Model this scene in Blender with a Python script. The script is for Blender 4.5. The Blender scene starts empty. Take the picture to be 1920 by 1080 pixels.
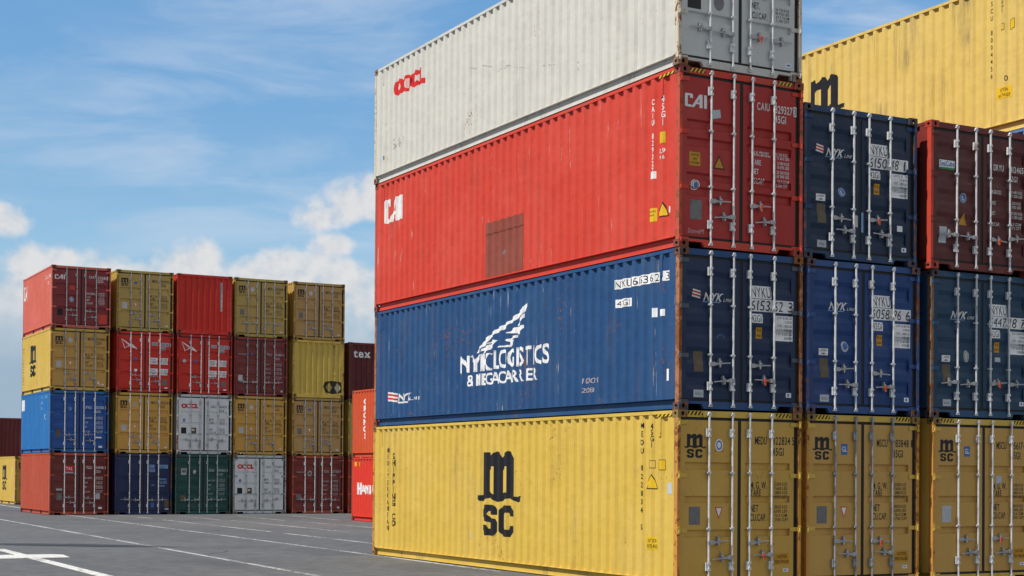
import bpy, bmesh, math, random
from mathutils import Vector, Matrix
R = math.radians
random.seed(7)
SC = bpy.context.scene
COL = SC.collection

# ------------------------------------------------------------------ camera
F_PX, CX, CY, PITCH, ROLL, CAM_H = 2949.31, 971.87, 854.135, 0.0116, 0.00752, 1.854
cam_d = bpy.data.cameras.new('camera')
cam = bpy.data.objects.new('camera', cam_d)
COL.objects.link(cam)
cam.matrix_world = Matrix.Translation((0, 0, CAM_H)) @ Matrix.Rotation(R(90) + PITCH, 4, 'X') @ Matrix.Rotation(ROLL, 4, 'Z')
cam_d.sensor_fit = 'HORIZONTAL'
cam_d.sensor_width = 36.0
cam_d.lens = F_PX / 1920 * 36
cam_d.shift_x = (960 - CX) / 1920
cam_d.shift_y = (CY - 540) / 1920
cam_d.clip_start = 0.1
cam_d.clip_end = 6000
SC.camera = cam
SC.view_settings.view_transform = 'Standard'
SC.view_settings.look = 'None'
SC.view_settings.exposure = 0.0
SC.view_settings.gamma = 1.0
SC.cycles.use_denoising = True
SC.cycles.max_bounces = 6

# ------------------------------------------------------------------ stacks (origin of the corner column, heading)
TH_A, OA = 0.49729, Vector((2.52393, 24.90108, 0))
TH_B, OB = 0.49465, Vector((-19.34284, 64.947, 0))

# ------------------------------------------------------------------ sun and sky
SUN_EL = R(55)
_phi = R(-2.2)
_n = Vector((-math.cos(TH_A), -math.sin(TH_A), 0))
_u = Vector((-math.sin(TH_A), math.cos(TH_A), 0))
_h = _n * math.cos(_phi) + _u * math.sin(_phi)
SUN_DIR = Vector((_h.x * math.cos(SUN_EL), _h.y * math.cos(SUN_EL), math.sin(SUN_EL)))
sun_d = bpy.data.lights.new('sun', 'SUN')
sun_d.energy = 4.9
sun_d.angle = R(0.53)
sun_d.color = (1.0, 0.955, 0.88)
sun = bpy.data.objects.new('sun', sun_d)
COL.objects.link(sun)
sun.rotation_euler = SUN_DIR.to_track_quat('Z', 'Y').to_euler()
sun.location = (-20, -20, 60)


class NT:
    """small helper round a node tree"""
    def __init__(s, tree):
        s.t = tree; s.n = tree.nodes; s.l = tree.links
    def new(s, kind, **kw):
        nd = s.n.new(kind)
        for k, v in kw.items(): setattr(nd, k, v)
        return nd
    def put(s, sock, v):
        if hasattr(v, 'is_output'): s.l.new(v, sock)
        elif v is not None: sock.default_value = v
    def M(s, op, a, b=None, c=None, clamp=False):
        nd = s.new('ShaderNodeMath', operation=op, use_clamp=clamp)
        s.put(nd.inputs[0], a)
        if b is not None: s.put(nd.inputs[1], b)
        if c is not None: s.put(nd.inputs[2], c)
        return nd.outputs[0]
    def ss(s, v, a, b, to0=0.0, to1=1.0):
        nd = s.new('ShaderNodeMapRange', interpolation_type='SMOOTHSTEP')
        s.put(nd.inputs['Value'], v)
        nd.inputs['From Min'].default_value = a; nd.inputs['From Max'].default_value = b
        nd.inputs['To Min'].default_value = to0; nd.inputs['To Max'].default_value = to1
        return nd.outputs[0]
    def mix(s, f, a, b, mode='MIX'):
        nd = s.new('ShaderNodeMix', data_type='RGBA', blend_type=mode)
        s.put(nd.inputs[0], f); s.put(nd.inputs[6], a); s.put(nd.inputs[7], b)
        return nd.outputs[2]
    def noise(s, vec, scale, detail=3.0, rough=0.55, dist=0.0):
        nd = s.new('ShaderNodeTexNoise')
        s.l.new(vec, nd.inputs['Vector'])
        nd.inputs['Scale'].default_value = scale; nd.inputs['Detail'].default_value = detail
        nd.inputs['Roughness'].default_value = rough; nd.inputs['Distortion'].default_value = dist
        return nd.outputs['Fac']
    def vmap(s, vec, scale=(1, 1, 1), loc=(0, 0, 0), rot=(0, 0, 0)):
        nd = s.new('ShaderNodeMapping')
        s.l.new(vec, nd.inputs['Vector'])
        nd.inputs['Scale'].default_value = scale; nd.inputs['Location'].default_value = loc; nd.inputs['Rotation'].default_value = rot
        return nd.outputs[0]


def rgba(c): return (c[0], c[1], c[2], 1.0)


world = bpy.data.worlds.new('World')
SC.world = world
world.use_nodes = True
SKY_STRENGTH = 0.105
wt = NT(world.node_tree)
wt.n.clear()
w_out = wt.new('ShaderNodeOutputWorld')
w_bg = wt.new('ShaderNodeBackground')
w_bg.inputs['Strength'].default_value = SKY_STRENGTH
wt.l.new(w_bg.outputs[0], w_out.inputs['Surface'])
sky = wt.new('ShaderNodeTexSky', sky_type='NISHITA')
sky.sun_disc = False
sky.sun_elevation = SUN_EL
sky.sun_rotation = math.atan2(SUN_DIR.x, SUN_DIR.y)
sky.altitude = 50
sky.air_density = 1.0
sky.dust_density = 0.7
sky.ozone_density = 1.6
tc = wt.new('ShaderNodeTexCoord')
sp = wt.new('ShaderNodeSeparateXYZ')
wt.l.new(tc.outputs['Generated'], sp.inputs[0])
az = wt.M('ARCTAN2', sp.outputs[0], sp.outputs[1])
el = wt.M('ARCSINE', sp.outputs[2])
# the sky in degrees: clouds are placed by bearing and height above the horizon
azd = wt.M('MULTIPLY', az, 180 / math.pi)
eld = wt.M('MULTIPLY', el, 180 / math.pi)
cb = wt.new('ShaderNodeCombineXYZ')
wt.l.new(azd, cb.inputs[0]); wt.l.new(eld, cb.inputs[1])
SKYV = cb.outputs[0]
# cumulus heaps: bearing, height, half width, half height (degrees)
HEAPS = [(-18.6, 8.6, 1.3, 0.75), (-19.3, 8.2, 1.0, 0.8), (-17.0, 6.9, 1.5, 1.0), (-15.2, 6.8, 1.2, 0.9), (-13.8, 6.6, 1.2, 0.9),
         (-12.2, 7.2, 1.2, 0.95), (-11.2, 7.4, 0.9, 0.9), (-10.2, 6.8, 1.1, 0.8), (-8.6, 7.2, 1.2, 1.0), (-7.4, 7.2, 1.5, 0.9),
         (-6.2, 7.0, 1.2, 0.8), (-7.3, 9.2, 1.0, 0.75), (-6.3, 9.7, 1.0, 0.95), (-5.4, 9.9, 0.8, 0.95), (-4.6, 9.7, 1.0, 1.1),
         (-17.5, 5.2, 4.0, 2.0), (-13.0, 5.0, 5.0, 2.2), (-8.0, 5.2, 4.5, 2.1), (-6.9, 8.2, 1.0, 0.5), (-16.2, 7.1, 1.0, 0.7), (-9.4, 7.0, 1.3, 0.8), (-2.5, 7.4, 2.2, 1.2), (2.0, 6.4, 3.0, 1.3), (7.0, 6.6, 3.2, 1.3),
         (12.0, 6.3, 3.0, 1.2), (-24.0, 6.8, 2.8, 1.4), (-30.0, 7.4, 3.2, 1.6), (18.0, 7.4, 3.0, 1.7), (26.0, 6.6, 4.0, 1.4)]
field = None
for (a, e, ra, re) in HEAPS:
    dx = wt.M('MULTIPLY', wt.M('SUBTRACT', azd, a), 1 / ra)
    dy = wt.M('MULTIPLY', wt.M('SUBTRACT', eld, e), 1 / re)
    v = wt.M('SUBTRACT', 1.0, wt.M('ADD', wt.M('MULTIPLY', dx, dx), wt.M('MULTIPLY', dy, dy)))
    field = v if field is None else wt.M('SMOOTH_MAX', field, v, 0.35)
cn = wt.noise(SKYV, 1.0, 6.0, 0.52)
cn_up = wt.noise(wt.vmap(SKYV, loc=(0.18, -0.24, 0)), 1.0, 6.0, 0.52)
dens = wt.M('ADD', field, wt.M('MULTIPLY', wt.M('SUBTRACT', cn, 0.5), 2.5))
cum = wt.ss(dens, -0.15, 0.95)
relief = wt.M('MULTIPLY', wt.M('SUBTRACT', cn, cn_up), 2.0)
lum = wt.M('ADD', 0.62, relief, clamp=True)
lum = wt.M('ADD', lum, wt.M('MULTIPLY', wt.ss(eld, 4.5, 8.5), 0.3), clamp=True)
c_col = wt.mix(lum, (4.9, 5.3, 6.0, 1), (7.5, 7.3, 7.2, 1))
fade_low = wt.ss(eld, 4.0, 6.6)
cum = wt.M('MULTIPLY', cum, wt.M('ADD', wt.M('MULTIPLY', fade_low, 0.76), 0.12))
# thin high cloud in streaks, everywhere
ci_v = wt.vmap(SKYV, scale=(0.10, 0.46, 1), rot=(0, 0, R(-7)))
ci = wt.noise(ci_v, 1.0, 5.0, 0.58, 0.5)
ci2 = wt.noise(wt.vmap(SKYV, scale=(0.03, 0.09, 1), loc=(3.1, 1.7, 0)), 1.0, 2.0)
cirrus = wt.M('MULTIPLY', wt.ss(ci, 0.40, 0.70), wt.ss(ci2, 0.30, 0.58))
cirrus = wt.M('MULTIPLY', cirrus, 0.62)
soft = wt.M('MULTIPLY', wt.ss(wt.noise(wt.vmap(SKYV, scale=(0.2, 0.5, 1), loc=(9, 4, 0)), 1.0, 4.0), 0.5, 0.75), 0.35)
hsv = wt.new('ShaderNodeHueSaturation')
hsv.inputs['Saturation'].default_value = 1.16
hsv.inputs['Value'].default_value = 1.0
wt.l.new(sky.outputs[0], hsv.inputs['Color'])
# sky ahead brightened; an added grey veil behind holds down the fill light
ahead = wt.M('MULTIPLY', wt.ss(wt.M('ABSOLUTE', azd), 85.0, 40.0), wt.ss(eld, 60.0, 30.0))
# added, unseen: a bright sky lobe behind the camera fills the doors with light
_d0 = ((-_u * math.cos(R(42)) - _n * math.sin(R(42))) * math.cos(R(27)) + Vector((0, 0, math.sin(R(27)))))
dt = wt.new('ShaderNodeVectorMath', operation='DOT_PRODUCT')
wt.l.new(tc.outputs['Generated'], dt.inputs[0]); dt.inputs[1].default_value = _d0
fill_lobe = wt.M('MULTIPLY', wt.ss(wt.M('ADD', dt.outputs['Value'], wt.M('MULTIPLY', wt.M('SUBTRACT', cn, 0.5), 0.30)), 0.74, 0.97), wt.ss(eld, 1.0, 9.0))
back = wt.mix(0.72, hsv.outputs[0], wt.mix(wt.ss(eld, 4.0, 38.0), (0.45, 0.46, 0.48, 1), (1.15, 1.2, 1.3, 1)))
back = wt.mix(fill_lobe, back, (9.0, 8.7, 8.1, 1))
s0 = wt.mix(ahead, back, wt.mix(1.0, hsv.outputs[0], (1.22, 1.46, 1.49, 1), 'MULTIPLY'))
s0 = wt.mix(wt.M('MULTIPLY', wt.M('MULTIPLY', wt.ss(eld, 20.0, 8.0), ahead), 1.0), s0, wt.mix(1.0, s0, (0.84, 0.84, 0.86, 1), 'MULTIPLY'))
s1 = wt.mix(cirrus, s0, (5.9, 6.7, 7.9, 1))
soft = wt.M('ADD', soft, wt.M('MULTIPLY', wt.ss(eld, 15.0, 5.0), 0.20))
s1 = wt.mix(soft, s1, (4.5, 5.7, 7.3, 1))
haze_low = wt.M('MULTIPLY', wt.ss(eld, 8.5, 3.0), 0.92)
s1 = wt.mix(haze_low, s1, (3.15, 4.2, 5.4, 1))
s2 = wt.mix(cum, s1, c_col)
wt.l.new(s2, w_bg.inputs['Color'])

# ------------------------------------------------------------------ materials
MATS = {}


def mat(name):
    m = bpy.data.materials.new(name)
    m.use_nodes = True
    return m, NT(m.node_tree), m.node_tree.nodes['Principled BSDF']


RUST_A, RUST_B = (0.070, 0.027, 0.012), (0.42, 0.150, 0.045)


def paint(key, color, rust=0.12, streak=0.35, fade=0.18, rough=0.55, pale=None, scratch=0.0, chip=26.0):
    """weathered paint on steel: faded patches, run-down streaks, chips that show rust"""
    if key in MATS: return MATS[key]
    m, t, bs = mat(key)
    tcn = t.new('ShaderNodeTexCoord')
    oi = t.new('ShaderNodeObjectInfo')
    off = t.M('MULTIPLY', oi.outputs['Random'], 37.0)
    va = t.new('ShaderNodeVectorMath', operation='ADD')
    t.l.new(tcn.outputs['Object'], va.inputs[0]); t.l.new(off, va.inputs[1])
    V = va.outputs[0]
    pale = pale or tuple(min(1, c * 1.12 + 0.028) for c in color)
    dark = tuple(c * 0.80 for c in color)
    n1 = t.noise(V, 0.55, 4, 0.6)
    n2 = t.noise(t.vmap(V, scale=(1, 1, 0.35)), 2.7, 4, 0.6)
    c = t.mix(t.M('MULTIPLY', t.ss(n1, 0.42, 0.72), fade * 3.0, clamp=True), rgba(color), rgba(pale))
    c = t.mix(t.M('MULTIPLY', t.ss(n2, 0.52, 0.75), fade * 2.2, clamp=True), c, rgba(dark))
    # streaks that run down the sheet
    st = t.noise(t.vmap(V, scale=(15, 15, 0.26)), 1.0, 5, 0.68)
    gate = t.ss(t.noise(V, 0.9, 2), 0.42, 0.62)
    st = t.M('MULTIPLY', t.ss(st, 0.57, 0.70), gate)
    c = t.mix(t.M('MULTIPLY', st, streak), c, (0.10, 0.062, 0.036, 1))
    if scratch:
        sc_ = t.noise(t.vmap(V, scale=(20, 20, 1.1), loc=(3, 8, 1)), 1.0, 4, 0.7)
        sc_ = t.M('MULTIPLY', t.ss(sc_, 0.63, 0.70), t.ss(t.noise(V, 1.1, 2), 0.42, 0.56))
        c = t.mix(t.M('MULTIPLY', sc_, scratch), c, (0.62, 0.58, 0.52, 1))
    # smears of grime and rubbed patches
    gm = t.M('MULTIPLY', t.ss(t.noise(t.vmap(V, scale=(1.6, 1.6, 0.55), loc=(5, 1, 9)), 1.0, 5, 0.62), 0.50, 0.72), t.ss(t.noise(t.vmap(V, scale=(11, 11, 0.9)), 1.0, 4, 0.65), 0.36, 0.66))
    c = t.mix(t.M('MULTIPLY', gm, min(0.85, streak * 1.15)), c, (0.155, 0.125, 0.098, 1))
    # chips
    ch = t.M('ADD', t.noise(t.vmap(V, scale=(1, 1, 0.7)), chip, 6, 0.68), t.M('MULTIPLY', t.noise(V, 0.9, 3), 0.55))
    lo = 1.03 - rust * 0.55
    ch = t.ss(ch, lo, lo + 0.06)
    rc = t.mix(t.noise(V, 26.0, 4), rgba(RUST_A), rgba(RUST_B))
    c = t.mix(ch, c, rc)
    t.l.new(c, bs.inputs['Base Color'])
    rr = t.M('ADD', rough - 0.08, t.M('MULTIPLY', n2, 0.2))
    rr = t.M('ADD', rr, t.M('MULTIPLY', ch, 0.25), clamp=True)
    t.l.new(rr, bs.inputs['Roughness'])
    bs.inputs['Specular IOR Level'].default_value = 0.32
    # dents and ripples of old sheet steel
    bp = t.new('ShaderNodeBump')
    bp.inputs['Strength'].default_value = 0.42; bp.inputs['Distance'].default_value = 0.03
    hgt = t.M('ADD', t.M('ADD', t.noise(V, 3.2, 2), t.M('MULTIPLY', t.noise(V, 1.3, 2), 1.6)), t.M('MULTIPLY', ch, -0.10))
    t.l.new(hgt, bp.inputs['Height'])
    t.l.new(bp.outputs[0], bs.inputs['Normal'])
    MATS[key] = m
    return m


def decal(key, color, wear=0.25, rough=0.5):
    """stuck-on foil or stencilled paint, worn through in places"""
    if key in MATS: return MATS[key]
    m, t, bs = mat(key)
    tcn = t.new('ShaderNodeTexCoord')
    oi = t.new('ShaderNodeObjectInfo')
    va = t.new('ShaderNodeVectorMath', operation='ADD')
    t.l.new(tcn.outputs['Object'], va.inputs[0]); t.l.new(t.M('MULTIPLY', oi.outputs['Random'], 23.0), va.inputs[1])
    V = va.outputs[0]
    n = t.noise(V, 4.0, 5, 0.6)
    c = t.mix(t.ss(n, 0.4, 0.75), rgba(color), rgba(tuple(x * 0.78 for x in color)))
    t.l.new(c, bs.inputs['Base Color'])
    bs.inputs['Roughness'].default_value = rough
    bs.inputs['Specular IOR Level'].default_value = 0.3
    if wear:
        w = t.M('ADD', t.noise(V, 24.0, 6, 0.7), t.M('MULTIPLY', t.noise(t.vmap(V, scale=(7, 7, 0.4)), 1.0, 3), 0.35))
        a = t.ss(w, 0.95 - wear * 0.42, 0.98 - wear * 0.42, 1.0, 0.0)
        t.l.new(a, bs.inputs['Alpha'])
    MATS[key] = m
    return m


def plain(key, color, rough=0.6, metal=0.0):
    if key in MATS: return MATS[key]
    m, t, bs = mat(key)
    tcn = t.new('ShaderNodeTexCoord')
    n = t.noise(tcn.outputs['Object'], 12.0, 4, 0.6)
    n2 = t.noise(t.vmap(tcn.outputs['Object'], scale=(14, 14, 1.1)), 1.0, 4, 0.65)
    c = t.mix(t.ss(n, 0.42, 0.7), rgba(color), rgba(tuple(x * 0.72 for x in color)))
    c = t.mix(t.M('MULTIPLY', t.ss(n2, 0.56, 0.7), 0.4), c, rgba((color[0] * 0.55, color[1] * 0.5, color[2] * 0.45)))
    if 'galv' in key or 'steel' in key:
        oi = t.new('ShaderNodeObjectInfo')
        va = t.new('ShaderNodeVectorMath', operation='ADD')
        t.l.new(tcn.outputs['Object'], va.inputs[0]); t.l.new(t.M('MULTIPLY', oi.outputs['Random'], 61.0), va.inputs[1])
        rs = t.ss(t.noise(t.vmap(va.outputs[0], scale=(1, 1, 0.5)), 5.0, 6, 0.7), 0.60, 0.70)
        c = t.mix(t.M('MULTIPLY', rs, 0.85), c, (0.24, 0.105, 0.045, 1))
    t.l.new(c, bs.inputs['Base Color'])
    bs.inputs['Roughness'].default_value = rough
    bs.inputs['Metallic'].default_value = metal
    MATS[key] = m
    return m


GALV = plain('galvanised_steel', (0.72, 0.73, 0.73), 0.45, 0.1)
GALV_OLD = plain('dull_galvanised_steel', (0.34, 0.36, 0.37), 0.55, 0.15)
GREY_STEEL = plain('bare_grey_steel', (0.40, 0.41, 0.42), 0.5, 0.15)
RUBBER = plain('rubber_seal', (0.012, 0.013, 0.015), 0.7)
DARK = plain('dark_recess', (0.02, 0.018, 0.016), 0.9)
D_WHITE = decal('white_lettering', (0.82, 0.82, 0.80), 0.08)
D_WHITE_CLEAN = decal('white_foil', (0.90, 0.90, 0.90), 0.04)
D_GREYWHITE = decal('grey_white_foil', (0.52, 0.55, 0.58), 0.12)
D_BLACK = decal('black_lettering', (0.016, 0.016, 0.020), 0.10)
D_BLACK_CLEAN = decal('black_print', (0.016, 0.016, 0.018), 0.0)
D_BLACK_FAINT = decal('faded_black_lettering', (0.030, 0.026, 0.018), 0.24)
D_RED = decal('red_lettering', (0.68, 0.022, 0.018), 0.08)
D_PLATE = plain('grey_data_plate', (0.17, 0.17, 0.17), 0.5, 0.2)
D_PLATE_BROWN = plain('brown_data_plate', (0.13, 0.095, 0.055), 0.6)
D_YELLOW = decal('yellow_sign', (0.78, 0.50, 0.015), 0.0)
D_AMBER = decal('amber_sign', (0.62, 0.30, 0.015), 0.04)
D_BLUE = decal('blue_sticker', (0.05, 0.16, 0.48), 0.05)
D_LBLUE = decal('light_blue_lettering', (0.22, 0.42, 0.72), 0.08)
D_GREEN = decal('green_print', (0.06, 0.38, 0.13), 0.0)
D_PATCH = paint('brown_primer_patch', (0.27, 0.062, 0.04), 0.10, 0.25, 0.14)
D_TAG = decal('orange_seal', (0.75, 0.10, 0.03), 0.0)
D_PINK = decal('pale_pink_print', (0.80, 0.50, 0.46), 0.0)
D_SCRAWL = decal('chalk_scrawl', (0.55, 0.45, 0.43), 0.3)

# ------------------------------------------------------------------ mesh helpers


class MB:
    def __init__(s): s.v = []; s.f = []
    def quad(s, a, b, c, d):
        i = len(s.v); s.v += [a, b, c, d]; s.f.append((i, i + 1, i + 2, i + 3))
    def box(s, x0, x1, y0, y1, z0, z1):
        i = len(s.v)
        s.v += [(x0, y0, z0), (x1, y0, z0), (x1, y1, z0), (x0, y1, z0), (x0, y0, z1), (x1, y0, z1), (x1, y1, z1), (x0, y1, z1)]
        for f in ((0, 3, 2, 1), (4, 5, 6, 7), (0, 1, 5, 4), (1, 2, 6, 5), (2, 3, 7, 6), (3, 0, 4, 7)):
            s.f.append(tuple(i + k for k in f))
    def prism(s, pts, axis, a, b):
        """polygon given in the two other axes, extruded from a to b along axis"""
        n = len(pts); i = len(s.v)
        for val in (a, b):
            for (p, q) in pts:
                s.v.append({'x': (val, p, q), 'y': (p, val, q), 'z': (p, q, val)}[axis])
        s.f.append(tuple(i + k for k in range(n))); s.f.append(tuple(i + n + k for k in reversed(range(n))))
        for k in range(n):
            s.f.append((i + k, i + (k + 1) % n, i + n + (k + 1) % n, i + n + k))
    def cyl(s, cx, cy, z0, z1, r, n=10, r1=None):
        r1 = r if r1 is None else r1
        i = len(s.v)
        for z, rr in ((z0, r), (z1, r1)):
            for k in range(n):
                a = 2 * math.pi * k / n
                s.v.append((cx + rr * math.cos(a), cy + rr * math.sin(a), z))
        for k in range(n):
            s.f.append((i + k, i + (k + 1) % n, i + n + (k + 1) % n, i + n + k))
        s.f.append(tuple(i + k for k in reversed(range(n)))); s.f.append(tuple(i + n + k for k in range(n)))
    def mesh(s, name, smooth=False):
        me = bpy.data.meshes.new(name)
        me.from_pydata(s.v, [], s.f)
        me.materials.append(None)
        bm = bmesh.new(); bm.from_mesh(me)
        bmesh.ops.recalc_face_normals(bm, faces=bm.faces)
        bm.to_mesh(me); bm.free()
        if smooth:
            for p in me.polygons: p.use_smooth = True
        return me


MESH = {}


def cached(key, fn):
    if key not in MESH: MESH[key] = fn()
    return MESH[key]


def put(name, me, material, parent, loc=(0, 0, 0), scale=None):
    o = bpy.data.objects.new(name, me)
    COL.objects.link(o)
    if parent is not None: o.parent = parent
    o.location = loc
    if scale: o.scale = scale
    if material is not None:
        o.material_slots[0].link = 'OBJECT'
        o.material_slots[0].material = material
    return o


# ------------------------------------------------------------------ container dimensions and profiles
W = 2.438
PITCH_S, CD = 0.278, 0.042            # side corrugation
PK = 0.010                            # side sheet peak behind the outer face
FRONT = 0.05                          # door face behind the casting face


def side_profile(L):
    """(y, depth) along the side sheet"""
    n = int((L - 0.36) / PITCH_S)
    y = (L - n * PITCH_S) / 2
    pts = [(0.11, 0.0)]
    for k in range(n):
        b = y + k * PITCH_S
        pts += [(b + 0.045, 0.0), (b + 0.091, CD), (b + 0.187, CD), (b + 0.233, 0.0)]
    pts.append((L - 0.095, 0.0))
    return pts


def end_profile():
    n = 8; p = 0.262; x = (W - n * p) / 2
    pts = [(0.06, 0.0)]
    for k in range(n):
        b = x + k * p
        pts += [(b + 0.03, 0.0), (b + 0.09, 0.042), (b + 0.172, 0.042), (b + 0.232, 0.0)]
    pts.append((W - 0.06, 0.0))
    return pts


def interp(pts, v):
    if v <= pts[0][0]: return pts[0][1]
    for (a, da), (b, db) in zip(pts, pts[1:]):
        if v <= b: return da + (db - da) * ((v - a) / (b - a) if b > a else 0)
    return pts[-1][1]


def door_profile(kind, H):
    zb, zt = GAP_B, H - GAP_T
    k = (H - 0.15) / (2.896 - 0.15)
    if kind == 'flat3': rec = [(0.92, 0.062, 0.014, 0.04), (1.465, 0.058, 0.014, 0.04), (2.0, 0.062, 0.014, 0.04)]
    elif kind == 'flat4': rec = [(0.91, 0.075, 0.022, 0.042), (1.15, 0.062, 0.022, 0.042), (1.70, 0.075, 0.022, 0.042), (1.985, 0.075, 0.022, 0.042)]
    elif kind == 'flat2': rec = [(0.98, 0.062, 0.02, 0.03), (1.72, 0.062, 0.02, 0.03)]
    else: rec = [(z, 0.14, 0.080, 0.027) for z in (0.50, 0.96, 1.42, 1.88, 2.34)]
    pts = [(zb + 0.06, 0.0)]
    for (c, hh, tr, d) in rec:
        c = 0.15 + (c - 0.15) * k
        pts += [(c - hh, 0.0), (c - hh + tr, d), (c + hh - tr, d), (c + hh, 0.0)]
    pts.append((zt - 0.06, 0.0))
    return pts


LEAF = ((0.085, 1.186), (1.252, 2.312))
GAP_B, GAP_T = 0.183, 0.160
PAN = 0.085


def leaf_mesh(kind, H, side):
    x0, x1 = LEAF[side]; zb, zt = GAP_B, H - GAP_T
    a, b = x0 + PAN, x1 - PAN
    P = door_profile(kind, H)
    m = MB(); y = FRONT
    m.quad((x0, y, zb), (a, y, zb), (a, y, zt), (x0, y, zt))
    m.quad((b, y, zb), (x1, y, zb), (x1, y, zt), (b, y, zt))
    m.quad((a, y, zb), (b, y, zb), (b, y, P[0][0]), (a, y, P[0][0]))
    m.quad((a, y, P[-1][0]), (b, y, P[-1][0]), (b, y, zt), (a, y, zt))
    for (z, d), (z2, d2) in zip(P, P[1:]):
        m.quad((a, y + d, z), (b, y + d, z), (b, y + d2, z2), (a, y + d2, z2))
        for x in (a, b):
            if d > 0 or d2 > 0: m.quad((x, y, z), (x, y + d, z), (x, y + d2, z2), (x, y, z2))
    yb = y + 0.055
    m.quad((x0, y, zb), (x0, yb, zb), (x0, yb, zt), (x0, y, zt)); m.quad((x1, y, zb), (x1, yb, zb), (x1, yb, zt), (x1, y, zt))
    m.quad((x0, y, zb), (x1, y, zb), (x1, yb, zb), (x0, yb, zb)); m.quad((x0, y, zt), (x1, y, zt), (x1, yb, zt), (x0, yb, zt))
    m.quad((x0, yb, zb), (x1, yb, zb), (x1, yb, zt), (x0, yb, zt))
    return m.mesh('door_leaf')


def gasket_mesh(H, side):
    x0, x1 = LEAF[side]; zb, zt = GAP_B, H - GAP_T
    m = MB(); y0, y1 = FRONT + 0.008, FRONT + 0.05
    lo, hi = (0.024, 0.0325) if side == 0 else (0.0325, 0.062)
    m.box(x0 - lo, x0 - 0.001, y0, y1, zb - 0.036, zt + 0.044)
    m.box(x1 + 0.001, x1 + hi, y0, y1, zb - 0.036, zt + 0.044)
    m.box(x0 - 0.0005, x1 + 0.0005, y0, y1, zt + 0.001, zt + 0.044)
    m.box(x0 - 0.0005, x1 + 0.0005, y0, y1, zb - 0.036, zb - 0.001)
    return m.mesh('door_gasket')


def rod_mesh(H):
    m = MB()
    yc = 0.014
    m.cyl(0, yc, 0.085, H - 0.055, 0.0185, 10)
    for z in (0.055, H - 0.085):                                  # cams in their keepers
        m.box(-0.036, 0.036, yc - 0.014, 0.0335, z, z + 0.018)
        m.prism([(-0.03, z + 0.024), (0.03, z + 0.024), (0.012, z + 0.058), (-0.012, z + 0.058)], 'y', yc - 0.022, yc + 0.016)
    for z in (0.39, H - 0.36):                                    # long bearing brackets
        m.box(-0.056, 0.0, yc - 0.008, FRONT, z - 0.068, z + 0.068)
        m.box(-0.024, 0.024, yc - 0.024, FRONT, z + 0.03, z + 0.068); m.box(-0.024, 0.024, yc - 0.024, FRONT, z - 0.068, z - 0.03)
    for z in (H * 0.345, H * 0.655):                              # guide clips
        m.box(-0.044, 0.026, yc - 0.023, FRONT, z - 0.014, z + 0.014)
    return m.mesh('rod')


def handle_mesh(sgn):
    m = MB(); s = sgn
    def bx(a, b, *r): m.box(min(a * s, b * s), max(a * s, b * s), *r)
    bx(-0.02, 0.075, -0.012, 0.03, -0.033, 0.033)                 # hub clamped to the rod
    bx(0.075, 0.12, -0.006, 0.012, -0.024, 0.022)
    pts = [(0.12 * s, -0.018), (0.12 * s, 0.016), (0.27 * s, 0.010), (0.38 * s, 0.006), (0.38 * s, -0.012), (0.27 * s, -0.010)]
    m.prism(pts, 'y', -0.004, 0.008)
    n = 10                                                        # catch plate and hasp
    pts = [((0.185 + 0.024 * math.cos(2 * math.pi * k / n)) * s, 0.012 + 0.078 * math.sin(2 * math.pi * k / n)) for k in range(n)]
    m.prism(pts, 'y', 0.012, FRONT + 0.012)
    bx(0.168, 0.205, -0.016, 0.012, 0.018, 0.042)
    bx(0.168, 0.182, -0.012, 0.012, -0.055, -0.018)
    return m.mesh('handle')


def hinge_mesh(side):
    m = MB()
    s = 1 if side == 0 else -1
    X = 0.0 if side == 0 else W
    def bx(a, b, *r):
        p, q = sorted((X + s * a, X + s * b)); m.box(p, q, *r)
    bx(0.030, 0.205, FRONT - 0.014, FRONT - 0.001, -0.034, 0.034)
    bx(0.022, 0.075, 0.012, FRONT - 0.014, -0.034, 0.034)
    m.cyl(X + s * 0.032, 0.004, -0.034, 0.034, 0.017, 8)
    bx(0.008, 0.052, -0.010, 0.0115, 0.037, 0.055)
    bx(0.008, 0.052, -0.010, 0.0115, -0.055, -0.037)
    return m.mesh('hinge')


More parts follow.
